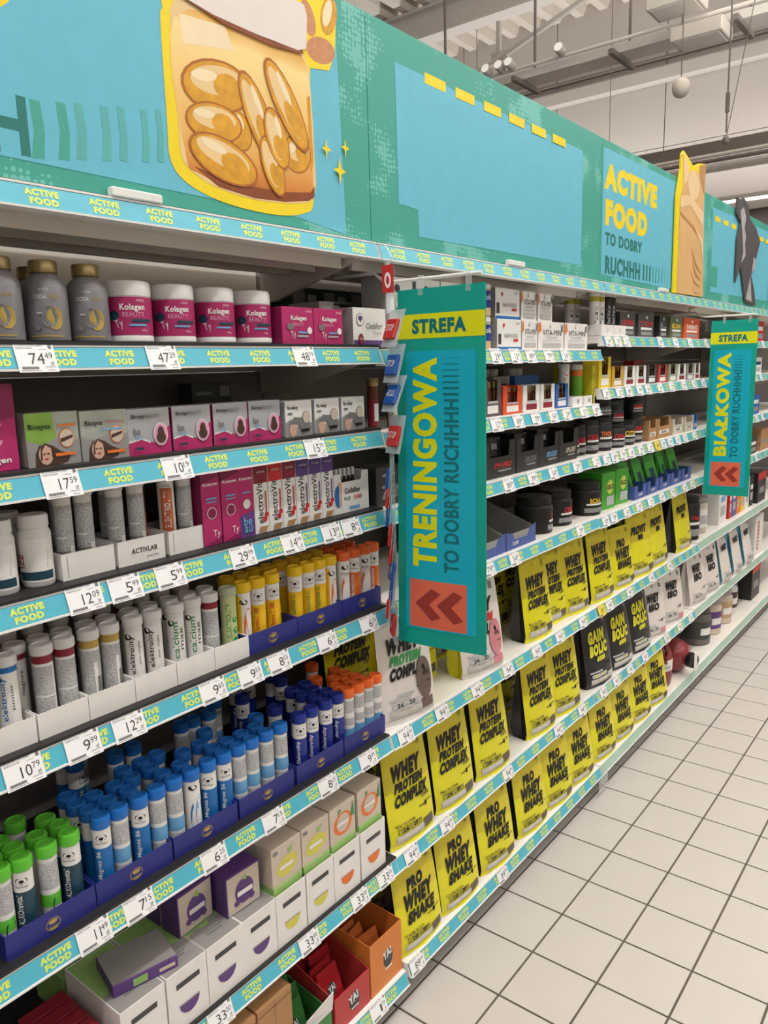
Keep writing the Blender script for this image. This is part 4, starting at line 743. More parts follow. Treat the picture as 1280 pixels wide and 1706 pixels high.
def tea_lid(w=.095, d=.186):
    b = MB().box(-w/2, w/2, -d/2, d/2, .118, .1315, LGREEN, .001); p = MB(); prints(p, [('p', [(0, 0), (1, 0), (1, .35), (.7, .38), (.5, .30), (.25, .36), (0, .30)], GREY), ('e', .4, .42, .012, .004, DGREY), ('r', .3, .2, .8, .22, GREYINK), ('r', .3, .15, .7, .17, GREYINK)], lambda u, v, o: ((u-.5)*w, -d/2+v*d, .1315+o), w, d)
    return [('lid', b.mesh('lid'), [('lid_print', p.mesh('lid_print'))])]
FR = [PURP, PURP, PURP, PURP, LEMON, LEMON, ORN, ORN]
CX = (-.786, -.683, -.585, -.486, -.388, -.291, -.193, -.088)
for i, x in enumerate(CX):
    thing('tea_case', 'white shelf case with slot and smile cut-out, %s of eight' % ORD[i], 'display box', (x, .095, Z), 0, tea_case(FR[i])+(tea_lid() if i < 4 else []), 'white tea cases')
    if i >= 4:
        liner = MB().box(-.046, .046, -.088, .088, .004, .148, LGREEN, .001)
        thing('tea_liner', 'light green inner tray rising from the %s tea case' % ORD[i], 'tray', (x, .095, Z), 0, [('liner', liner.mesh('liner'))], 'green inner trays')
def tea(fruit, kind):
    w, d, h = .094, .055, .094
    it = [('r', 0, .80, .12, .92, GREYINK), ('r', .3, .3, .7, .36, BEIGE)]
    if kind == 'plum': it = [('e', .52, .48, .026, .030, PURP), ('p', [(.45, .78), (.6, .72), (.58, .9)], LGREEN), ('e', .72, .25, .008, .008, PURP), ('e', .28, .25, .007, .007, PURP), ('r', .3, .40, .75, .52, WHITE)]
    if kind == 'lemon': it = [('e', .5, .40, .034, .024, LEMON, 10), ('e', .82, .52, .006, .005, LEMON), ('p', [(.6, .68), (.75, .85), (.5, .8)], LGREEN), ('r', .25, .36, .7, .46, WHITE), ('r', .05, .85, .2, .92, GREYINK)]
    if kind == 'orange': it = [('e', .5, .45, .034, .030, ORN), ('e', .5, .47, .023, .024, BEIGE), ('p', [(.3, .75), (.45, .85), (.35, .9)], GREENP), ('p', [(.8, .5), (.92, .95), (.95, .5)], GREENP), ('r', .25, .42, .7, .5, WHITE)]
    return carton(w, d, h, BEIGE if kind != 'plum' else PURP, ([('r', .03, .03, .97, .97, BEIGE)] if kind == 'plum' else [])+it, PURP if kind == 'plum' else BEIGE, PURP if kind == 'plum' else BEIGE)
TEA = {'plum': tea(PURP, 'plum'), 'lemon': tea(LEMON, 'lemon'), 'orange': tea(ORN, 'orange')}
for i, x in enumerate(CX[4:]):
    k = ('lemon', 'lemon', 'orange', 'orange')[i]
    for q, y in enumerate((.036, .094, .152)): thing('tea_box', '%s herbal tea carton in the %s green liner, %s row' % (k, ORD[i+4], ('front', 'middle', 'back')[q]), 'tea box', (x, y, Z+.1482), 0, TEA[k], 'fruit tea cartons')
PT = [(-.600, .10, 3), (-.498, .06, -2), (-.505, .125, 0), (-.60, .165, 0)]
for q, (x, y, a) in enumerate(PT): thing('tea_box', 'purple plum tea carton, %s' % ('standing left of the front one', 'standing at the front beside the lemon cartons', 'behind the front plum carton', 'at the back left')[q], 'tea box', (x, y, Z+.1318), R(a), TEA['plum'], 'plum tea cartons')
lying = carton(.13, .10, .026, PURP, [('r', .30, .2, .52, .8, LGREEN), ('r', .7, .3, .95, .6, BEIGE)], top=GREY)
o = thing('tea_box', 'purple carton lying flat on the closed white cases', 'tea box', (-.745, .075, Z+.1318), R(-14), lying)
DRB = carton(.09, .03, .10, REDD, [('r', .05, .05, .95, .95, RED), ('r', .1, .5, .9, .8, FP), ('r', .1, .1, .5, .4, GREENP)], REDD)
for i in range(5): thing('red_carton', 'dark red carton, %s from the front in the lower left corner row' % ORD[i], 'box', (-.895, .03+i*.034, Z), 0, DRB, 'dark red cartons')
gl2 = carton(.09, .12, .10, LGREEN, [('r', .1, .1, .9, .4, GREY)])
for i, x in enumerate((-.79, -.69, -.585, -.486)): thing('green_case', 'plain light green case behind the %s white tea case' % ORD[i], 'box', (x, .262, Z), 0, gl2, 'green cases at the back')

# ------------------------------------------------------------------ near bay, base shelf
Z = zs(1, 6)
kc = carton(.105, .22, .245, KRAFT, [('r', .49, .0, .51, 1, mat('kraft_tape', (150, 110, 72), .5)), ('r', 0, .93, 1, .935, HAIR)])
for i, x in enumerate((-.69, -.58, -.47)): thing('cardboard_box', 'plain brown cardboard box on the base shelf, %s of three' % ('left', 'middle', 'right')[i], 'box', (x, .095, Z), 0, kc, 'brown cardboard boxes')
SACH = mat('red_sachet', (176, 40, 48), .3, var=.3, scale=60, bump=.6); SACO = mat('orange_sachet', (206, 116, 60), .35, var=.25, scale=60, bump=.6); SACG = mat('green_sachet', (60, 120, 60), .35, var=.3, scale=60, bump=.6)
def ya_box(c, inner, txt, h=.10): return open_tray(.135, .24, h, .17, c, inner, [('e', .55, .50, .020, .026, DGREY), ('t', 'YA!', .52, .60, .036, .026, WHITE, 12, .05), ('r', .45, .30, .66, .34, WHITE)])
def sachet(m, txt='YA!'):
    return pouch_proto(.075, .11, .022, m, m, [('e', .5, .5, .016, .016, DGREY), ('t', txt, .5, .52, .024, .016, WHITE, 10, .04)], lean=.0)
thing('snack_box', 'orange open carton with YA! emblem at the bay end', 'display box', (-.072, .10, Z), 0, ya_box(mat('orange_card', (216, 128, 58), .5), DGREY, '', .155))
thing('snack_box', 'red open carton of snack sachets', 'display box', (-.213, .10, Z), 0, ya_box(mat('red_card', (186, 60, 60), .5), REDD, ''))
g = thing('snack_box', 'green open carton with a white torn flap', 'display box', (-.353, .10, Z-.0), 0, open_tray(.120, .24, .085, .12, mat('green_card', (70, 140, 70), .5), DG, [('e', .55, .45, .020, .022, DGREY), ('t', 'YA!', .5, .5, .032, .022, WHITE, 12, .05)]))
link('torn_flap', MB().add([(-.062, -.122, .086), (.062, -.122, .086), (.060, -.130, .142), (-.040, -.136, .135), (-.062, -.1205, .0865), (.062, -.1205, .0865), (.060, -.1285, .1425), (-.040, -.1345, .1355)], [(0, 1, 2, 3), (7, 6, 5, 4), (0, 3, 7, 4), (1, 5, 6, 2), (2, 6, 7, 3), (0, 4, 5, 1)], WHITE).mesh('torn_flap'), g)
SP = {'o': sachet(SACO), 'r': sachet(SACH), 'g': sachet(SACG)}
for k, cx, n, nm in (('o', -.072, 5, 'orange'), ('r', -.213, 6, 'red'), ('g', -.353, 4, 'green')):
    for i in range(n):
        thing('snack_sachet', '%s foil snack sachet, %s from the front inside the %s carton' % (nm, ORD[i], nm), 'sachet', (cx+random.uniform(-.018, .018), .03+.034*i, Z+.012), R(random.uniform(-8, 8)), SP[k], '%s snack sachets' % nm, rx=R(random.uniform(-18, -8)))

# ------------------------------------------------------------------ clip strip with packets at the bay joint
cs = thing('clip_strip', 'long clear hanging strip at the joint of the first two bays', 'hanging strip', (-.012, -.034, 0))
link('strip', MB().box(-.0006, .0006, -.007, .007, 1.05, 1.985, CLEAR).mesh('strip'), cs); link('hook', MB().tube([(0, 0, 1.975), (.004, -.012, 1.99), (.004, 0, 2.01), (.004, .01, 2.018)], .0018, LIPW, 6).mesh('hook'), cs)
PB = mat('packet_blue', (26, 84, 168), .4); PRD = mat('packet_red', (192, 44, 44), .4); CARD = mat('packet_card', (206, 220, 228), .3, alpha=.5)
def packet(col, flip):
    c = MB().box(-.0006, .0006, -.052, .0, -.062, .030, CARD, .0002); b = MB().box(-.010, -.0008, -.046, -.006, -.046, .004, col, .003)
    p = MB(); prints(p, [('t', 'STOP', .5, .55, .026, .016, WHITE, 180 if flip else 0, .01)], lambda u, v, o: (-.0101-o, -.006-.040*u, -.046+.05*v), .04, .05)
    return [('backing_card', c.mesh('backing_card')), ('pouch', b.mesh('pouch')), ('lettering', p.mesh('lettering'))]
hd = MB().box(-.001, .001, -.014, .014, -.05, .012, PRD, .0005); hp = MB(); prints(hp, [('e', .5, .45, .008, .018, WHITE), ('e', .5, .45, .004, .010, RED)], lambda u, v, o: (-.001-o, .014-.028*u, -.05+.062*v), .028, .062)
thing('strip_header', 'small red header card at the top of the clip strip', 'card', (-.0135, -.036, 1.962), R(20), [('card', hd.mesh('card')), ('emblem', hp.mesh('emblem'))])
for i, (z, c, fl_, a) in enumerate([(1.845, PRD, 0, 22), (1.765, PB, 0, 18), (1.695, PB, 1, 25), (1.600, PRD, 0, 15)]):
    thing('stop_packet', ('red STOP packet hanging highest on the clip strip', 'blue STOP packet below the top red one', 'blue STOP packet hanging upside down', 'red STOP packet below the two blue ones')[i], 'packet', (-.0145-.001*i, -.034, z), R(-12), packet(c, fl_), 'STOP packets on the clip strip', rx=0, ry=R(a))
for i in range(9):
    z = 1.50-i*.046; c = [PB, PRD, PB, PRD, PRD, PB, PB, PRD, PRD][i]
    thing('stop_packet', 'packet hanging edge-on on the clip strip, %s below the STOP faces' % ORD[i], 'packet', (-.014 if i % 2 else -.010, -.036+.004*(i % 3), z), R(-51+random.uniform(-14, 14)), packet(c, 0), 'edge-on packets on the clip strip', ry=R(6))

# ------------------------------------------------------------------ second bay, top shelves
Z = zs(2, 0)
VD = carton(.150, .07, .092, WHITE, [('r', 0, 0, 1, .10, MBLUE), ('r', .03, .18, .15, .52, DGREY), ('t', 'Gold Vit D3 K2', .56, .47, .085, .012, GREYINK, 0, .01), ('e', .25, .80, .006, .006, RED), ('r', .65, .28, .85, .36, RED), ('t', 'OLIMP', .82, .87, .022, .006, INK, 0, 0)], GREY)
def vm(w, h=.092): return carton(w, .07, h, WHITE, [('p', [(0, .9), (.08, 1), (.12, .7), (.0, .55)], ORN), ('t', 'L', .46, .87, .008, .012, INK, 0, .02, .3), ('t', 'VITA-MIN', .52, .62, w*.72, .018, INK, 0, -.005), ('t', 'MULTIPLE SPORT', .5, .45, w*.45, .006, GREYINK, 0, 0), ('r', .15, .34, .85, .36, FP), ('r', .15, .1, .88, .24, FP), ('r', .88, .66, .94, .92, GREYINK)], GREY)
VMs, VMm = vm(.105), vm(.19)
low = [(.690, VD, 'gold vitamin carton with blue base band, lower tier'), (.824, VMs, 'small VITA-MIN carton, lower tier'), (.978, VMm, 'wide VITA-MIN carton in the lower tier, left of two'), (1.176, VMm, 'wide VITA-MIN carton in the lower tier, right of two')]
for x, p, l in low: thing('vitamin_box', 'white '+l, 'box', (x, .07, Z), 0, p, 'white vitamin cartons')
for x, p, l in [(.688, VD, 'gold vitamin carton with blue base band, upper tier'), (.826, VMs, 'small VITA-MIN carton, upper tier left'), (.94, VMs, 'small VITA-MIN carton, upper tier right')]: thing('vitamin_box', 'white '+l, 'box', (x, .075, Z+.0925), 0, p, 'white vitamin cartons')
for i, x in enumerate((1.06, 1.17, 1.27)): thing('vitamin_box', 'white vitamin carton at the back of the second bay top shelf, %s' % ('left', 'middle', 'right')[i], 'box', (x, .17, Z), 0, VMs, 'vitamin cartons at the back')
r = .045; cj = jar_proto([(r*.9, 0), (r, .004), (r, .075), (r*.95, .078)], mat('cream_jar', (200, 170, 130), .4), [(r*.9, .078), (r, .08), (r, .093), (r*.9, .095)], OFFW, [('r', 0, .35, 1, .98, NAVY), ('t', 'Colla', .58, .75, .04, .015, WHITE, 0, .02)], r, .075, 0)
for z, l in ((0, 'lower'), (.0955, 'upper')): thing('collagen_tub', 'navy and cream collagen tub beside the large banner, %s of two' % l, 'jar', (.555, .075, Z+z), FACE, cj, 'collagen tubs')
wsb = carton(.11, .08, .09, WHITE, [('e', .4, .7, .012, .010, DGREY), ('r', .3, .2, .9, .5, FP), ('r', .3, .1, .6, .18, GREENP)], GREY)
for i, (x, z) in enumerate([(.26, 0), (.26, .091), (.375, 0), (.375, .091), (.12, .0866)]): thing('white_carton', 'white carton behind the top of the large banner, %s' % ('lower left', 'upper left', 'lower right', 'upper right', 'on the tree emblem carton')[i], 'box', (x, .08 if i < 4 else .07, Z+z), 0, wsb, 'white cartons behind the banner')
Z = zs(2, 1)
def amp(w, h, c, inner=DGREY, n=3, txt='', cap=GOLD): return notch_box(w, .065, h, c, inner, [('r', .18, .08, .82, .30, WHITE if c is not WHITE else REDD), ('r', .2, .35, .8, .42, FP)], .55, .62, vial_parts(w, .065, h*1.02, n, cap))
BLUB = mat('blue_card', (40, 100, 180), .45); YELCD = mat('yellow_card', (222, 196, 44), .45)
am = [(.585, amp(.10, .11, mat('plum_grey_card', (92, 78, 82), .5)), 'dark plum'), (.708, amp(.12, .088, mat('red_orange_card', (226, 84, 40), .45)), 'red-orange'), (.836, amp(.115, .086, WHITE), 'white, left of two'), (.953, amp(.105, .086, WHITE), 'white, right of two'), (1.063, amp(.10, .083, BLUB), 'blue')]
for x, p, l in am: thing('ampoule_display', 'ampoule display carton, %s, on the second bay second shelf' % l, 'display box', (x, .066, Z), 0, p, 'ampoule cartons of the second bay')
thing('back_carton', 'dark blue carton behind the white ampoule cartons', 'box', (.98, .15, Z), 0, carton(.18, .05, .115, BLUB, [('r', .1, .1, .9, .9, MBLUE)])); thing('back_carton', 'grey carton beside the blue one behind the ampoule cartons', 'box', (.80, .15, Z), 0, carton(.11, .05, .115, GREY, [('r', .2, .6, .8, .8, INK)]))
for i, x in enumerate((.13, .21, .29, .37, .45)): thing('ampoule_vial', 'tall red labelled ampoule tube, %s from the left behind the large banner' % ORD[i], 'tube', (x-.075, .075, Z), 0, tube_proto(AMBER, GOLD, [('r', .2, .1, .8, .7, REDD), ('r', .4, .2, .6, .6, WHITE)], .014, .13, .02), 'ampoule tubes behind the banner')
wt2 = open_tray(.085, .10, .034, .034, WHITE, GREY, [('e', .55, .5, .008, .009, GREY)])
for i, x in enumerate((1.165, 1.262)): thing('tube_tray', 'small white tray at the second bay end, %s' % ('left', 'right')[i], 'tray', (x, .07, Z), 0, wt2, 'small white trays')
thing('tablet_tube', 'white Gold-Vit C tube in the small white tray', 'tube', (1.155, .07, Z+.0022), FACE, tube_proto(WHITE, OFFW, [('t', 'GOLD-VIT C', .5, .5, .10, .016, RED, 90, .02)], .019, .148, .014)); thing('tablet_tube', 'green tube with white cap and orange band', 'tube', (1.262, .07, Z+.0022), FACE, tube_proto(mat('leaf_green_tube', (110, 176, 50), .4), OFFW, [('r', 0, .82, 1, .98, ORN), ('r', 0, 0, 1, .1, WHITE)], .021, .146, .02))
yb = carton(.028, .16, .142, mat('olive_yellow_card', (190, 180, 30), .5), [('r', .3, .2, .7, .8, FPY)]); thing('yellow_carton', 'narrow yellow carton standing at the end of the second bay', 'box', (1.304, .10, Z), 0, yb)
WBK = tube_proto(WHITE, OFFW, [('r', .3, .1, .7, .8, FP)], .017, .14, .02)
for i, x in enumerate((.80, .86, .92, 1.05, 1.10)): thing('tablet_tube', 'white tube, %s from the left at the back of the second bay second shelf' % ORD[i], 'tube', (x, .23, Z), 0, WBK, 'white tubes at the back')
Z = zs(2, 2); BKC = mat('black_carton', (42, 40, 41), .45)
def xpl(w, txt, col, h=.112): return notch_box(w, .11, h, BKC, DGREY, [('t', txt, .62, .34, w*.52, .018, col, 0, .03, .1), ('r', .45, .16, .85, .21, FPD)], .62, .42)
xs = [(.625, .205, "I'M PRO", RED), (.812, .155, 'XPLODE', GREYINK), (.968, .15, 'XPLODE', LBLUE), (1.122, .15, 'XPLODE', BEIGE)]
for i, (x, w, t, c) in enumerate(xs): thing('bar_display', "black notched display carton lettered I'M PRO" if i == 0 else 'black notched XPLODE carton with %s lettering' % ('', 'dark grey', 'light blue', 'beige')[i], 'display box', (x, .088, Z), 0, xpl(w, t, c), 'black display cartons')
FOIL = mat('black_foil', (40, 40, 42), .25, metal=.3, bump=.6); fs_ = pouch_proto(.09, .12, .02, FOIL, FOIL, [('r', .3, .7, .7, .85, GREYINK)], lean=0)
for i in range(9): thing('gel_sachet', 'black foil sachet, %s in the notched display carton lettered %s' % (('front', 'middle', 'back')[i % 3], ("I'M PRO", 'XPLODE in grey', 'XPLODE in blue')[i//3]), 'sachet', (.63 if i < 3 else .81 if i < 6 else .97, .06+.025*(i % 3), Z+.003), 0, fs_, 'black sachets')
thing('energy_box', 'black and white carton lettered ZEN at the bay joint', 'box', (.075, .075, Z), 0, carton(.13, .08, .10, BKC, [('t', 'ZEN', .5, .35, .09, .035, GREYINK, 0, .04), ('r', .2, .75, .6, .82, FPD)])); thing('energy_box', 'black carton behind the large banner with blue edge', 'box', (.42, .075, Z), 0, carton(.16, .08, .11, BKC, [('r', .0, .85, 1, 1, LBLUE), ('r', .2, .3, .8, .5, FPD)]))
thing('dark_case', 'large dark carton at the back of the second bay third shelf', 'box', (.80, .30, Z), 0, carton(.40, .12, .135, BKC, [('t', 'EXPLODE', .5, .7, .14, .022, DGREY, 0, .03)])); 
def bkjar(r, h, items, lidh=.02): return jar_proto([(r*.92, 0), (r, .004), (r, h-lidh-.008), (r*.9, h-lidh)], BLACK, [(r*.86, h-lidh), (r*.92, h-lidh+.001), (r*.92, h-.002), (r*.85, h)], BLACK, items, r, h-lidh-.012, .004)
def lab(t, c, t2=''): return [('t', t, .52, .62, .055, .02, c, 0, .04), ('r', .42, .42, .64, .50, WHITE), ('r', .40, .10, .66, .30, FPD)]
for i, (x, t, c, h) in enumerate([(1.245, 'ATP', RED, .112), (1.302, 'CREA', RED, .118)]): thing('black_tin', 'tall black tin with red lettering %s, third shelf' % t, 'tin', (x, .075, Z), FACE, bkjar(.026 if i == 0 else .0265, h, [(q[0], q[1], q[2], q[3], q[4]*.62, *q[5:]) if q[0] == 't' else q for q in lab(t, c)]), 'black tins')
Z = zs(2, 3)
SLB = mat('slate_blue_card', (70, 92, 160), .5)
bt2 = open_tray(.20, .27, .05, .150, GREY, GREY, None)
bf = MB().prism([(-.1, 0), (.1, 0), (.1, .062), (.06, .05), (.045, .028), (-.045, .028), (-.06, .05), (-.1, .062)], -.1375, -.1355, SLB); bfp = MB(); prints(bfp, [('t', 'OLIMP', .3, .3, .04, .012, WHITE, 0, .02)], lambda u, v, o: ((u-.5)*.2, -.1375-o, v*.06), .2, .06)
bt2 = [('tray_front', bf.mesh('tray_front'), [('front_print', bfp.mesh('front_print'))])]+bt2
for i, x in enumerate((.545, .752)): thing('sachet_tray', 'slate blue notched tray with sloping grey sides, %s of two' % ('left', 'right')[i], 'tray', (x, .16, Z), 0, bt2, 'slate blue trays of the second bay')
ysa = pouch_proto(.06, .10, .018, YEL, YEL, [('r', .2, .2, .8, .5, FPY), ('r', .1, 0, .9, .15, HAIR)], lean=0)
for i in range(4): thing('sachet', 'yellow sachet, %s from the front in the left slate blue tray' % ORD[i], 'sachet', (.52+.002*i, .065+.045*i, Z+.003), 0, ysa, 'yellow sachets', rx=R(-10))
for i, (x, t, c, rr) in enumerate([(.985, 'CREA', RED, .068), (1.150, 'CREA', RED, .066)]): thing('powder_jar', 'wide black jar with red lettering, %s of two on the fourth shelf' % ('left', 'right')[i], 'jar', (x, .10, Z), R((20, -12)[i]), bkjar(rr, .130, lab(t, c), .03), 'black powder jars')
thing('powder_jar', 'wide black BCAA jar with yellow lettering', 'jar', (1.292-.03, .245, Z), R(-25), bkjar(.066, .125, lab('BCAA', YELC), .03), 'black powder jars'); 
thing('powder_jar', 'black jar standing behind the slate blue trays', 'jar', (.905, .34, Z), FACE, bkjar(.05, .125, lab('CREA', RED), .03))

# ------------------------------------------------------------------ whey pouches
DARKT = mat('dark_photo_print', (96, 84, 76), .5, var=.4, scale=40); GREYT = mat('grey_panel_print', (196, 192, 184), .5, var=.2, scale=50)
def whey(lines, front=YEL, side=DKPOUCH, w=.190, h=.292, d=.085, ink=INK, ink2=None, photo=None, flange=YELB, lean=.05):
    n = len(lines); it = ([('r', .015, .56, .985, .985, mat('mustard_top_print_shade', (206, 190, 40), .33, var=.12, scale=14, bump=.3))] if front is YEL else [])+[('r', 0.0, .0, 1, .045, flange or front), ('r', .10, .055, .68, .135, GREYT), ('r', .68, .07, .93, .165, photo or DARKT), ('r', .10, .215, .50, .240, FPY if front is YEL else FP), ('r', .14, .15, .64, .20, FPY if front is YEL else FP), ('t', '26', .28, .175, .022, .013, ink, 0, .03), ('t', '20', .50, .180, .020, .012, ink, 0, .03), ('e', .78, .30, .006, .007, INK), ('r', .62, .295, .74, .305, INK), ('r', .82, .31, .93, .32, INK)]  # mustard top band: part print, part shelf lip shade put into the colour
    zt = .80
    for i, (t, tw, th) in enumerate(lines):
        zt -= th/h/2; it.append(('t', t, .475+.02*i, zt, tw, th, ink if i != 1 or not ink2 else ink2, 1, .075, .08)); zt -= th/h/2+.012
    if n == 3 and lines[0][0] == 'WHEY': it.append(('t', '100%', .80, zt-.004, .036, .012, ink, 1, .02))
    it += [('e', .5, .93, .007, .007, MUST if front is YEL else GREY), ('r', .80, .88, .88, .96, FPY if front is YEL else GREYINK)]
    return pouch_proto(w, h, d, front, side, it, lean, flange)
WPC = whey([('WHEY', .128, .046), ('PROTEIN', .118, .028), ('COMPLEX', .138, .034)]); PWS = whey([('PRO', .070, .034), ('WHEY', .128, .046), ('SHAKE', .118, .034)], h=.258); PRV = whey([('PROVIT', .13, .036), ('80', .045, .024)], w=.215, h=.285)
WHP = mat('white_pouch', (226, 218, 212), .35, var=.06, bump=.35); CHOC = mat('choc_photo_print', (110, 92, 84), .5, var=.45, scale=30); STRB = mat('strawberry_photo_print', (206, 130, 140), .5, var=.35, scale=30)
def wwhey(ph, col2): 
    p = whey([('WHEY', .124, .044), ('PROTEIN', .112, .028), ('COMPLEX', .132, .034)], WHP, YEL, ink2=col2, photo=ph, flange=WHP)
    q = MB(); prints(q, [('e', .77, .36, .030, .058, ph), ('r', .25, .26, .55, .28, FP), ('r', .25, .14, .5, .16, FP)], lambda u, v, off: ((u-.5)*.205, -.085/2*(1-max(0, v-.08)/.92)**.85*(1-.5*abs(2*u-1)**3)+.05*v*.292-.004-off, v*.292), .205, .292); p.append(('photo_print', q.mesh('photo_print'))); return p
WWC, WWS = wwhey(CHOC, GREENP), wwhey(STRB, RED)
def pouch(x, y, bay, lv, p, label, group, rz=0, sc=None): return thing('protein_pouch', label, 'pouch', (x, y, zs(bay, lv)), R(rz-2), p, group, sc=sc)
YF = .052
G5 = 'pouches on the fifth shelf'
pouch(.125, YF, 2, 4, WWC, 'white whey pouch with chocolate picture beside the clip strip', G5, -10)
pouch(.52, YF, 2, 4, WWS, 'white whey pouch with strawberry picture below the large banner', G5, -10)
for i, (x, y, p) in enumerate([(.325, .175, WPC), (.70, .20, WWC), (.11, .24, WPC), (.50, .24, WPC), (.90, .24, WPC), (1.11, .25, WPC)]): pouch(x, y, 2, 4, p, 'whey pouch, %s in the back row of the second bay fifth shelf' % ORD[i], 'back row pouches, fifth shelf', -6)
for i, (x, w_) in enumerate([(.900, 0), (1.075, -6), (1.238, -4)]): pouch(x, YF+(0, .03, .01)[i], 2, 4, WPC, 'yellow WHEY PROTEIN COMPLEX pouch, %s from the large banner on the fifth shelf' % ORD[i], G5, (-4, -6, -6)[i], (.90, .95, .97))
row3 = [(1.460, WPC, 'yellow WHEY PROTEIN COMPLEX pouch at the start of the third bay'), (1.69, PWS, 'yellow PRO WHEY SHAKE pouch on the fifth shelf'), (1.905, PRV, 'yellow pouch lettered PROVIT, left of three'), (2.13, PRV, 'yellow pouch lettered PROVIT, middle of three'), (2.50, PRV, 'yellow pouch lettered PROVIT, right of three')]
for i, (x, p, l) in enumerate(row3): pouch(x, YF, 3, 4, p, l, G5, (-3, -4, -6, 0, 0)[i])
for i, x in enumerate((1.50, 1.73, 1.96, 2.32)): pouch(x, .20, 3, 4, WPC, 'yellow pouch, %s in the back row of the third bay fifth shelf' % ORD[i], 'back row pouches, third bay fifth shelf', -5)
G6 = 'pouches on the sixth shelf'
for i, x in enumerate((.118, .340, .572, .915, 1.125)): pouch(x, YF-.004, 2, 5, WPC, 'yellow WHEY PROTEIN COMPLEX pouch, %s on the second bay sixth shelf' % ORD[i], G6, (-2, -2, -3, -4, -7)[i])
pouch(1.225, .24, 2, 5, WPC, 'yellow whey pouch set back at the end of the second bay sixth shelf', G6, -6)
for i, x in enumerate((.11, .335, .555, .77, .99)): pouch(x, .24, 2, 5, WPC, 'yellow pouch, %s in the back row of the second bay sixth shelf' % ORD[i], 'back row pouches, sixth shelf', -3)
GAIN = whey([('GAIN', .12, .05), ('BOLIC', .13, .046), ('6000', .06, .022)], DKPOUCH, DKPOUCH, w=.20, h=.285, d=.11, ink=mat('acid_yellow_ink', (216, 212, 50), .5), ink2=mat('acid_yellow_ink', (216, 212, 50), .5), photo=GREYT, flange=DKPOUCH)
for i, x in enumerate((1.455, 1.69, 1.93)): pouch(x, YF+.008, 3, 5, GAIN, 'black gainer pouch with yellow lettering, %s of three' % ('left', 'middle', 'right')[i], 'black gainer pouches', (-6, -5, -4)[i])
ISO = whey([('WHEY', .10, .045), ('ISO', .08, .035)], WHP, WHP, w=.18, h=.27, d=.07, flange=WHP, photo=STRB)
for i, x in enumerate((2.13, 2.255, 2.40, 2.55)): pouch(x, YF+(.095 if i % 2 else 0), 3, 5, ISO, 'white whey pouch, %s in the third bay sixth shelf' % ORD[i], 'white pouches', -14)
G7 = 'pouches on the base shelf'
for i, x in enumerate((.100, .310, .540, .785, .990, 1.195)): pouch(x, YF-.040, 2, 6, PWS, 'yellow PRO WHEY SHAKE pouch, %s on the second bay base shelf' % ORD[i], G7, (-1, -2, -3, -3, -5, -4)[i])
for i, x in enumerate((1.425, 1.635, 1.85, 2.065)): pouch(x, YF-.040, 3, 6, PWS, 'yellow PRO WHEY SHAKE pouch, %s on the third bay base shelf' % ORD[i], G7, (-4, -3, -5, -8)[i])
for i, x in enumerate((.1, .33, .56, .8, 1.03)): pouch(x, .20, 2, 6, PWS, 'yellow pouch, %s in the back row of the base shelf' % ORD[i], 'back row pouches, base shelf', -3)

# ------------------------------------------------------------------ third bay
Z = zs(3, 0)
vmt = tube_proto(WHITE, OFFW, [('r', 0, .85, 1, .97, mat('olive_band', (190, 180, 60), .4)), ('t', 'VITA-MIN', .5, .45, .075, .014, INK, 90, .02)], .0185, .16, .014); bkt = tube_proto(BKC, OFFW, [('t', 'RedWeiler', .5, .55, .07, .012, WHITE, 90, .01), ('r', .2, 0, .8, .12, NAVY)], .0185, .16, .014)
tr3 = open_tray(.118, .085, .04, .04, WHITE, GREY, [('t', 'CO', .5, .5, .012, .014, GREY, 0, 0)])
for i, x in enumerate((1.405, 1.527)): thing('tube_tray', 'white tray at the start of the third bay top shelf, %s' % ('left', 'right')[i], 'tray', (x, .055, Z), 0, tr3, 'white trays of the third bay')
for i, (x, p) in enumerate([(1.375, vmt), (1.425, vmt), (1.49, bkt), (1.535, bkt)]): thing('tablet_tube', '%s tube, %s in the third bay top shelf tray' % ('white VITA-MIN' if p is vmt else 'black', ('left', 'right', 'left', 'right')[i]), 'tube', (x, .055, Z+.0022), FACE, p, 'tubes of the third bay')
for i, x in enumerate((1.375, 1.425)): thing('tablet_tube', 'white VITA-MIN tube behind the first third bay tray, %s of two' % ('left', 'right')[i], 'tube', (x, .155, Z), FACE, vmt, 'vitamin tubes at the back')
def sq(c, t, tc, w=.15, h=.098): return carton(w, .10, h, c, [('t', t, .5, .58, w*.72, .022, tc, 0, .03), ('r', .15, .32, .85, .42, WHITE if c is not WHITE else INK), ('r', .15, .1, .85, .25, FPD), ('r', .45, .78, .55, .9, WHITE)])
TUBG = mat('tub_grey', (74, 72, 74), .4)
for i, (x, c, t, tc, w, nm) in enumerate([(1.665, TUBG, 'CREATINE', RED, .165, 'charcoal square tub with red CREATINE lettering'), (1.875, TUBG, 'TCM', RED, .185, 'charcoal square tub with red TCM lettering'), (2.09, BKC, 'L', GREYINK, .10, 'black square tub between the charcoal and olive ones'), (2.27, mat('olive_tub', (96, 98, 72), .4), 'BCAA', YELC, .17, 'olive square tub with yellow lettering'), (2.50, mat('red_orange_card', (226, 84, 40), .45), 'THERMO', WHITE, .24, 'red-orange carton beside the farther banner')]): thing('square_tub', nm, 'tub', (x, .085, Z), 0, sq(c, t, tc, w))
Z = zs(3, 1)
cols = [YELCD, mat('amber_card', (206, 160, 60), .5), WHITE, WHITE, DGREY, mat('red_card', (186, 60, 60), .5), mat('sage_card', (150, 160, 130), .5), WHITE, GREY, WHITE]
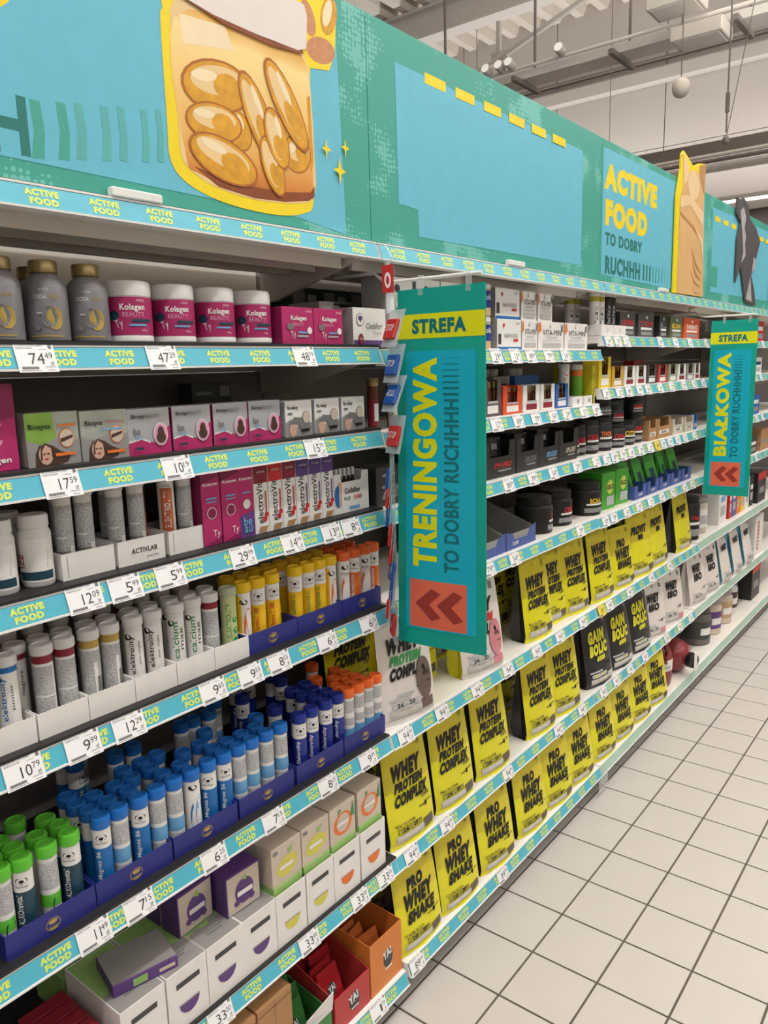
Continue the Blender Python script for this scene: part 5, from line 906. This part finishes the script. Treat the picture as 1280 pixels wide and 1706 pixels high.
for i, x in enumerate((1.43, 1.56, 1.69, 1.82, 1.95, 2.09, 2.23, 2.36, 2.49, 2.60)): thing('ampoule_display', 'small ampoule display carton, %s on the third bay second shelf' % ORD[i], 'display box', (x, .062, Z), 0, amp(.115 if i < 9 else .09, .118 if i == 0 else .08, cols[i], n=2), 'ampoule cartons of the third bay')
thing('back_carton', 'red carton behind the ampoule cartons of the third bay', 'box', (2.05, .15, Z), 0, carton(.12, .05, .10, RED, [('r', .1, .1, .9, .9, REDD)]))
Z = zs(3, 2)
for i, (x, rr, h, t, c) in enumerate([(1.40, .045, .13, 'CREA', RED), (1.52, .05, .135, 'THOR', ORN), (1.655, .052, .10, 'CREA', RED), (1.78, .048, .105, 'CITR', YELC), (1.885, .042, .125, 'BEAT', RED)]): thing('black_tin', 'tall black tin with coloured lettering, %s on the third bay third shelf' % ORD[i], 'tin', (x, .085, Z), FACE, bkjar(rr, h, lab(t, c)), 'black tins of the third bay')
for i, (x, z, c) in enumerate([(1.52, .1355, GREYINK), (1.655, .1005, RED), (1.885, .1255, RED)]): thing('black_tin', 'black tin stacked on top of another, %s' % ('over the second', 'over the third', 'over the fifth')[i], 'tin', (x, .085, Z+z), FACE, bkjar(.045 if i != 2 else .04, .075, lab('AMIN', c)), 'stacked black tins')
for i, (x, w, c) in enumerate([(1.99, .10, KRAFT), (2.14, .18, KRAFT), (2.34, .15, BEIGE), (2.51, .14, BEIGE), (2.61, .05, BLUB)]):
    thing('bar_display', '%s bar display carton on the third bay third shelf' % ('first brown', 'second brown', 'first beige', 'second beige', 'small blue')[i], 'display box', (x, .09, Z), 0, notch_box(w, .12, .075 if c is not KRAFT else .09, c, DGREY, [('r', .15, .2, .85, .4, WHITE), ('t', 'BAR', .5, .3, w*.4, .012, INK, 0, .03)], .7, .4), 'bar display cartons')
thing('collagen_case', 'big grey carton lettered Collagen at the back of the third bay', 'box', (2.30, .32, Z), 0, carton(.55, .10, .165, DGREY, [('t', 'Collagen', .5, .72, .22, .03, INK, 0, .03), ('e', .85, .7, .02, .02, INK)]))
Z = zs(3, 3)
thing('powder_jar', 'wide black BCAA jar with yellow lettering at the start of the third bay', 'jar', (1.415, .10, Z), R(-28), bkjar(.068, .130, lab('BCAA', YELC), .03), 'black powder jars')
GRN = mat('vivid_green_tub', (70, 170, 50), .4, var=.1)
for i, x in enumerate((1.555, 1.70)): thing('green_tub', 'vivid green square tub lettered ISO, %s of two' % ('left', 'right')[i], 'tub', (x, .105, Z), R(-6), carton(.11, .11, .150, GRN, [('e', .6, .60, .026, .03, LIME), ('t', 'ISO', .62, .60, .05, .02, INK, 0, .04), ('r', .35, .1, .9, .35, FP)], GRN, GRN))
gsa = pouch_proto(.10, .15, .03, GRN, GRN, [('r', .3, .3, .7, .6, DTEAL)], lean=.25)
sbt = notch_box(.145, .22, .06, mat('slate_blue_card', (70, 92, 160), .5), GREY, [('t', 'OLIMP', .5, .3, .05, .012, WHITE, 0, .02)], .45, .5)
for i, x in enumerate((1.86, 2.02, 2.18, 2.34, 2.50)):
    thing('sachet_tray', 'slate blue notched tray, %s on the third bay fourth shelf' % ORD[i], 'tray', (x, .14, Z), 0, sbt, 'slate blue trays of the third bay')
    for k in range(2): thing('sachet', 'green foil sachet, %s in the %s slate blue tray of the third bay' % (('front', 'back')[k], ORD[i]), 'sachet', (x, .085+.06*k, Z+.003), R(random.uniform(-10, 10)), gsa, 'green sachets')
# base shelf of the third bay: big red jugs
JUG = mat('red_translucent_jug', (138, 54, 58), .25, var=.1, alpha=.93)
jb = MB().lathe([(.06, 0), (.085, .01), (.09, .04), (.09, .15), (.075, .19), (.035, .215), (.033, .235)], JUG, 24).mesh('jug_body', True); jc = MB().lathe([(.037, .232), (.04, .236), (.04, .262), (.034, .268)], BLACK, 20).mesh('cap', True)
jl = MB(); prints(jl, [('r', .36, .45, .62, .75, WHITE), ('r', .40, .5, .58, .6, FP)], cyl_fn(.09, .19), .565, .19, grid=(10, 1)); jh = MB().tube([(.0, -.045, .25), (0, -.075, .245), (0, -.095, .2), (0, -.092, .13)], .009, JUG, 8).mesh('handle', True)
jp = [('jug_body', jb), ('cap', jc), ('label', jl.mesh('label')), ('handle', jh)]
thing('water_jug', 'red translucent water jug standing on the base shelf', 'jug', (2.30, .09, zs(3, 6)), FACE, jp, 'red water jugs')
jl2 = MB().box(-.012, .012, -.05, .05, .269, .275, WHITE, .002).mesh('carry_loop')
thing('water_jug', 'red translucent water jug lying on its side with black cap forward', 'jug', (2.55, .19, zs(3, 6)+.0905), R(-18), jp[:2]+[('carry_loop', jl2)], 'red water jugs', rx=R(90))
BLB = mat('blue_bottle_cap', (40, 70, 180), .4); thing('shaker_bottle', 'white shaker with blue lid behind the last yellow pouch', 'bottle', (2.19, .17, zs(3, 6)), 0, jar_proto([(.035, 0), (.04, .004), (.042, .16)], OFFW, [(.044, .16), (.045, .163), (.045, .195), (.03, .2)], BLB, [('r', .4, .2, .6, .8, LBLUE)], .041, .15, .004))

# ------------------------------------------------------------------ fourth and farthest bays
thing('powder_jar', 'black CREA jar at the start of the fourth bay fifth shelf', 'jar', (2.745, .085, zs(4, 4)), FACE, bkjar(.058, .23, lab('CREA', RED), .03))
thing('cream_tub', 'cream tub with dark lid on the fourth bay fifth shelf', 'jar', (2.94, .12, zs(4, 4)), FACE, jar_proto([(.07, 0), (.075, .004), (.078, .17), (.07, .175)], BEIGE, [(.074, .175), (.08, .178), (.08, .2), (.07, .205)], GREY, [('r', .3, .2, .7, .8, WHITE), ('r', .4, .3, .6, .6, FP)], .077, .17, 0))
thing('torn_case', 'open dark carton leaning on the fourth bay fifth shelf', 'display box', (3.10, .30, zs(4, 4)), 0, notch_box(.20, .16, .20, BKC, DGREY, [], .5, .5))
bx = [(3.25, .16, WHITE, 'white'), (3.42, .06, RED, 'red'), (3.50, .09, mat('slate_blue_card', (70, 92, 160), .5), 'slate blue'), (3.60, .08, ORN, 'orange'), (3.70, .08, KYEL, 'amber'), (3.81, .10, WHITE, 'second white'), (3.92, .1, BKC, 'black')]
for i, (x, w, c, l) in enumerate(bx): thing('supplement_box', '%s carton on the fourth bay fifth shelf' % l, 'box', (x, .09, zs(4, 4)), 0, carton(w, .10, .20 if i else .23, c, [('r', .2, .55, .8, .7, WHITE if c is not WHITE else LBLUE), ('r', .2, .2, .8, .45, FP)]), 'cartons of the fourth bay')
WPI = whey([('WHEY', .10, .045), ('ISO', .09, .04)], WHP, WHP, w=.20, h=.27, d=.09, flange=WHP, photo=GREYT); WPB = whey([('WHEY', .12, .034)], WHP, mat('sky_pouch', (90, 170, 200), .35, bump=.3), w=.20, h=.28, d=.12, flange=WHP, photo=mat('cookie_print', (170, 120, 96), .5, var=.3))
for i, (x, p) in enumerate([(2.80, WPI), (3.06, WPI), (3.32, WPB), (3.58, WPB), (3.84, WPB)]): pouch(x, YF, 4, 5, p, '%s pouch, %s on the fourth bay sixth shelf' % ('white whey' if p is WPI else 'white whey pouch with sky blue sides', ORD[i]), 'pouches of the fourth bay', -6 if p is WPI else 3)
def pj(c, body=BEIGE, cap=GREY, rr=.085, h=.23): return jar_proto([(rr*.93, 0), (rr, .006), (rr, h*.72), (rr*.8, h*.8)], body, [(rr*.84, h*.8), (rr*.9, h*.81), (rr*.9, h*.98), (rr*.82, h)], cap, [('r', .25, .2, .75, .85, c), ('r', .45, .35, .6, .6, WHITE)], rr, h*.7, .006)
for i, (x, p, l) in enumerate([(3.02, pj(DGREY, mat('smoke_jar', (104, 98, 94), .4), DGREY), 'smoky grey jar beside the lying red jug'), (3.24, pj(PURP), 'pale jar with purple label'), (3.48, pj(mat('oat_print', (190, 160, 120), .5, var=.3)), 'cream jar with oat picture label'), (3.70, pj(HAIR, OFFW, BLUB, .06), 'white jar with blue lid'), (3.85, pj(DGREY, DTEAL, BLACK, .03, .17), 'small dark bottle'), ]):
    thing('supplement_jar', l+' on the fourth bay base shelf', 'jar', (x, .10, zs(4, 6)), FACE, p, 'jars of the fourth bay')
LIMEB = mat('acid_lime_plastic', (190, 206, 40), .35); thing('lime_canister', 'acid lime canister at the end of the base shelf', 'canister', (3.83, .27, zs(4, 6)), R(-10), [('canister_body', MB().box(-.09, .09, -.07, .07, 0, .25, LIMEB, .012).mesh('canister_body')), ('neck', MB().lathe([(.035, .2505), (.035, .27), (.03, .275)], LIMEB, 16).mesh('neck'))])
for lv, cs_ in ((0, [WHITE, GREY, WHITE, RED]), (1, [WHITE, BKC, DGREY, WHITE]), (2, [WHITE, BLUB, WHITE, BLUB]), (3, [BKC, DGREY, BKC, DGREY])):
    for i, c in enumerate(cs_): thing('supplement_box', '%s carton, %s on the fourth bay %s shelf beside the farther banner' % ({id(WHITE): 'white', id(GREY): 'grey', id(RED): 'red', id(BKC): 'black', id(DGREY): 'dark grey', id(BLUB): 'blue'}[id(c)], ORD[i], SHN[lv]), 'box', (3.30+i*.185, .085, zs(4, lv)), 0, carton(.165, .11, .10+.02*((i+lv) % 2), c, [('r', .15, .55, .85, .75, WHITE if c is not WHITE else DTEAL), ('r', .15, .15, .85, .4, FPD if c is not WHITE else FP)]), 'cartons right of the farther banner')
b5 = [(4, 'dark carton with a red top on the farthest bay', BKC, .2), (5, 'tall white carton with red lettering at the right edge', WHITE, .27), (3, 'brown carton on the farthest bay fourth shelf', KRAFT, .14), (6, 'black tub under a red lid at the right edge', BKC, .24)]
for lv, l, c, h in b5: thing('supplement_box', l, 'box', (4.13, .09, zs(5, lv)), 0, carton(.22, .13, h, c, [('r', 0, .75, 1, 1, RED if c is BKC else c)]+([('t', 'FITNESS', .4, .5, .2, .05, RED, 90, .04)] if c is WHITE else [('r', .2, .3, .8, .5, FPD)])), 'cartons of the farthest bay')

# small clear tag hanging under the base rail
thing('hanging_tag', 'small clear plastic tag hanging under the base rail', 'tag', (1.335, -.047, .02), 0, [('film', MB().box(-.045, .045, -.0005, .0005, 0, .062, CLEAR).mesh('film')), ('fold', MB().box(-.045, .045, -.0015, .0015, .0622, .066, CLEAR).mesh('fold'))])
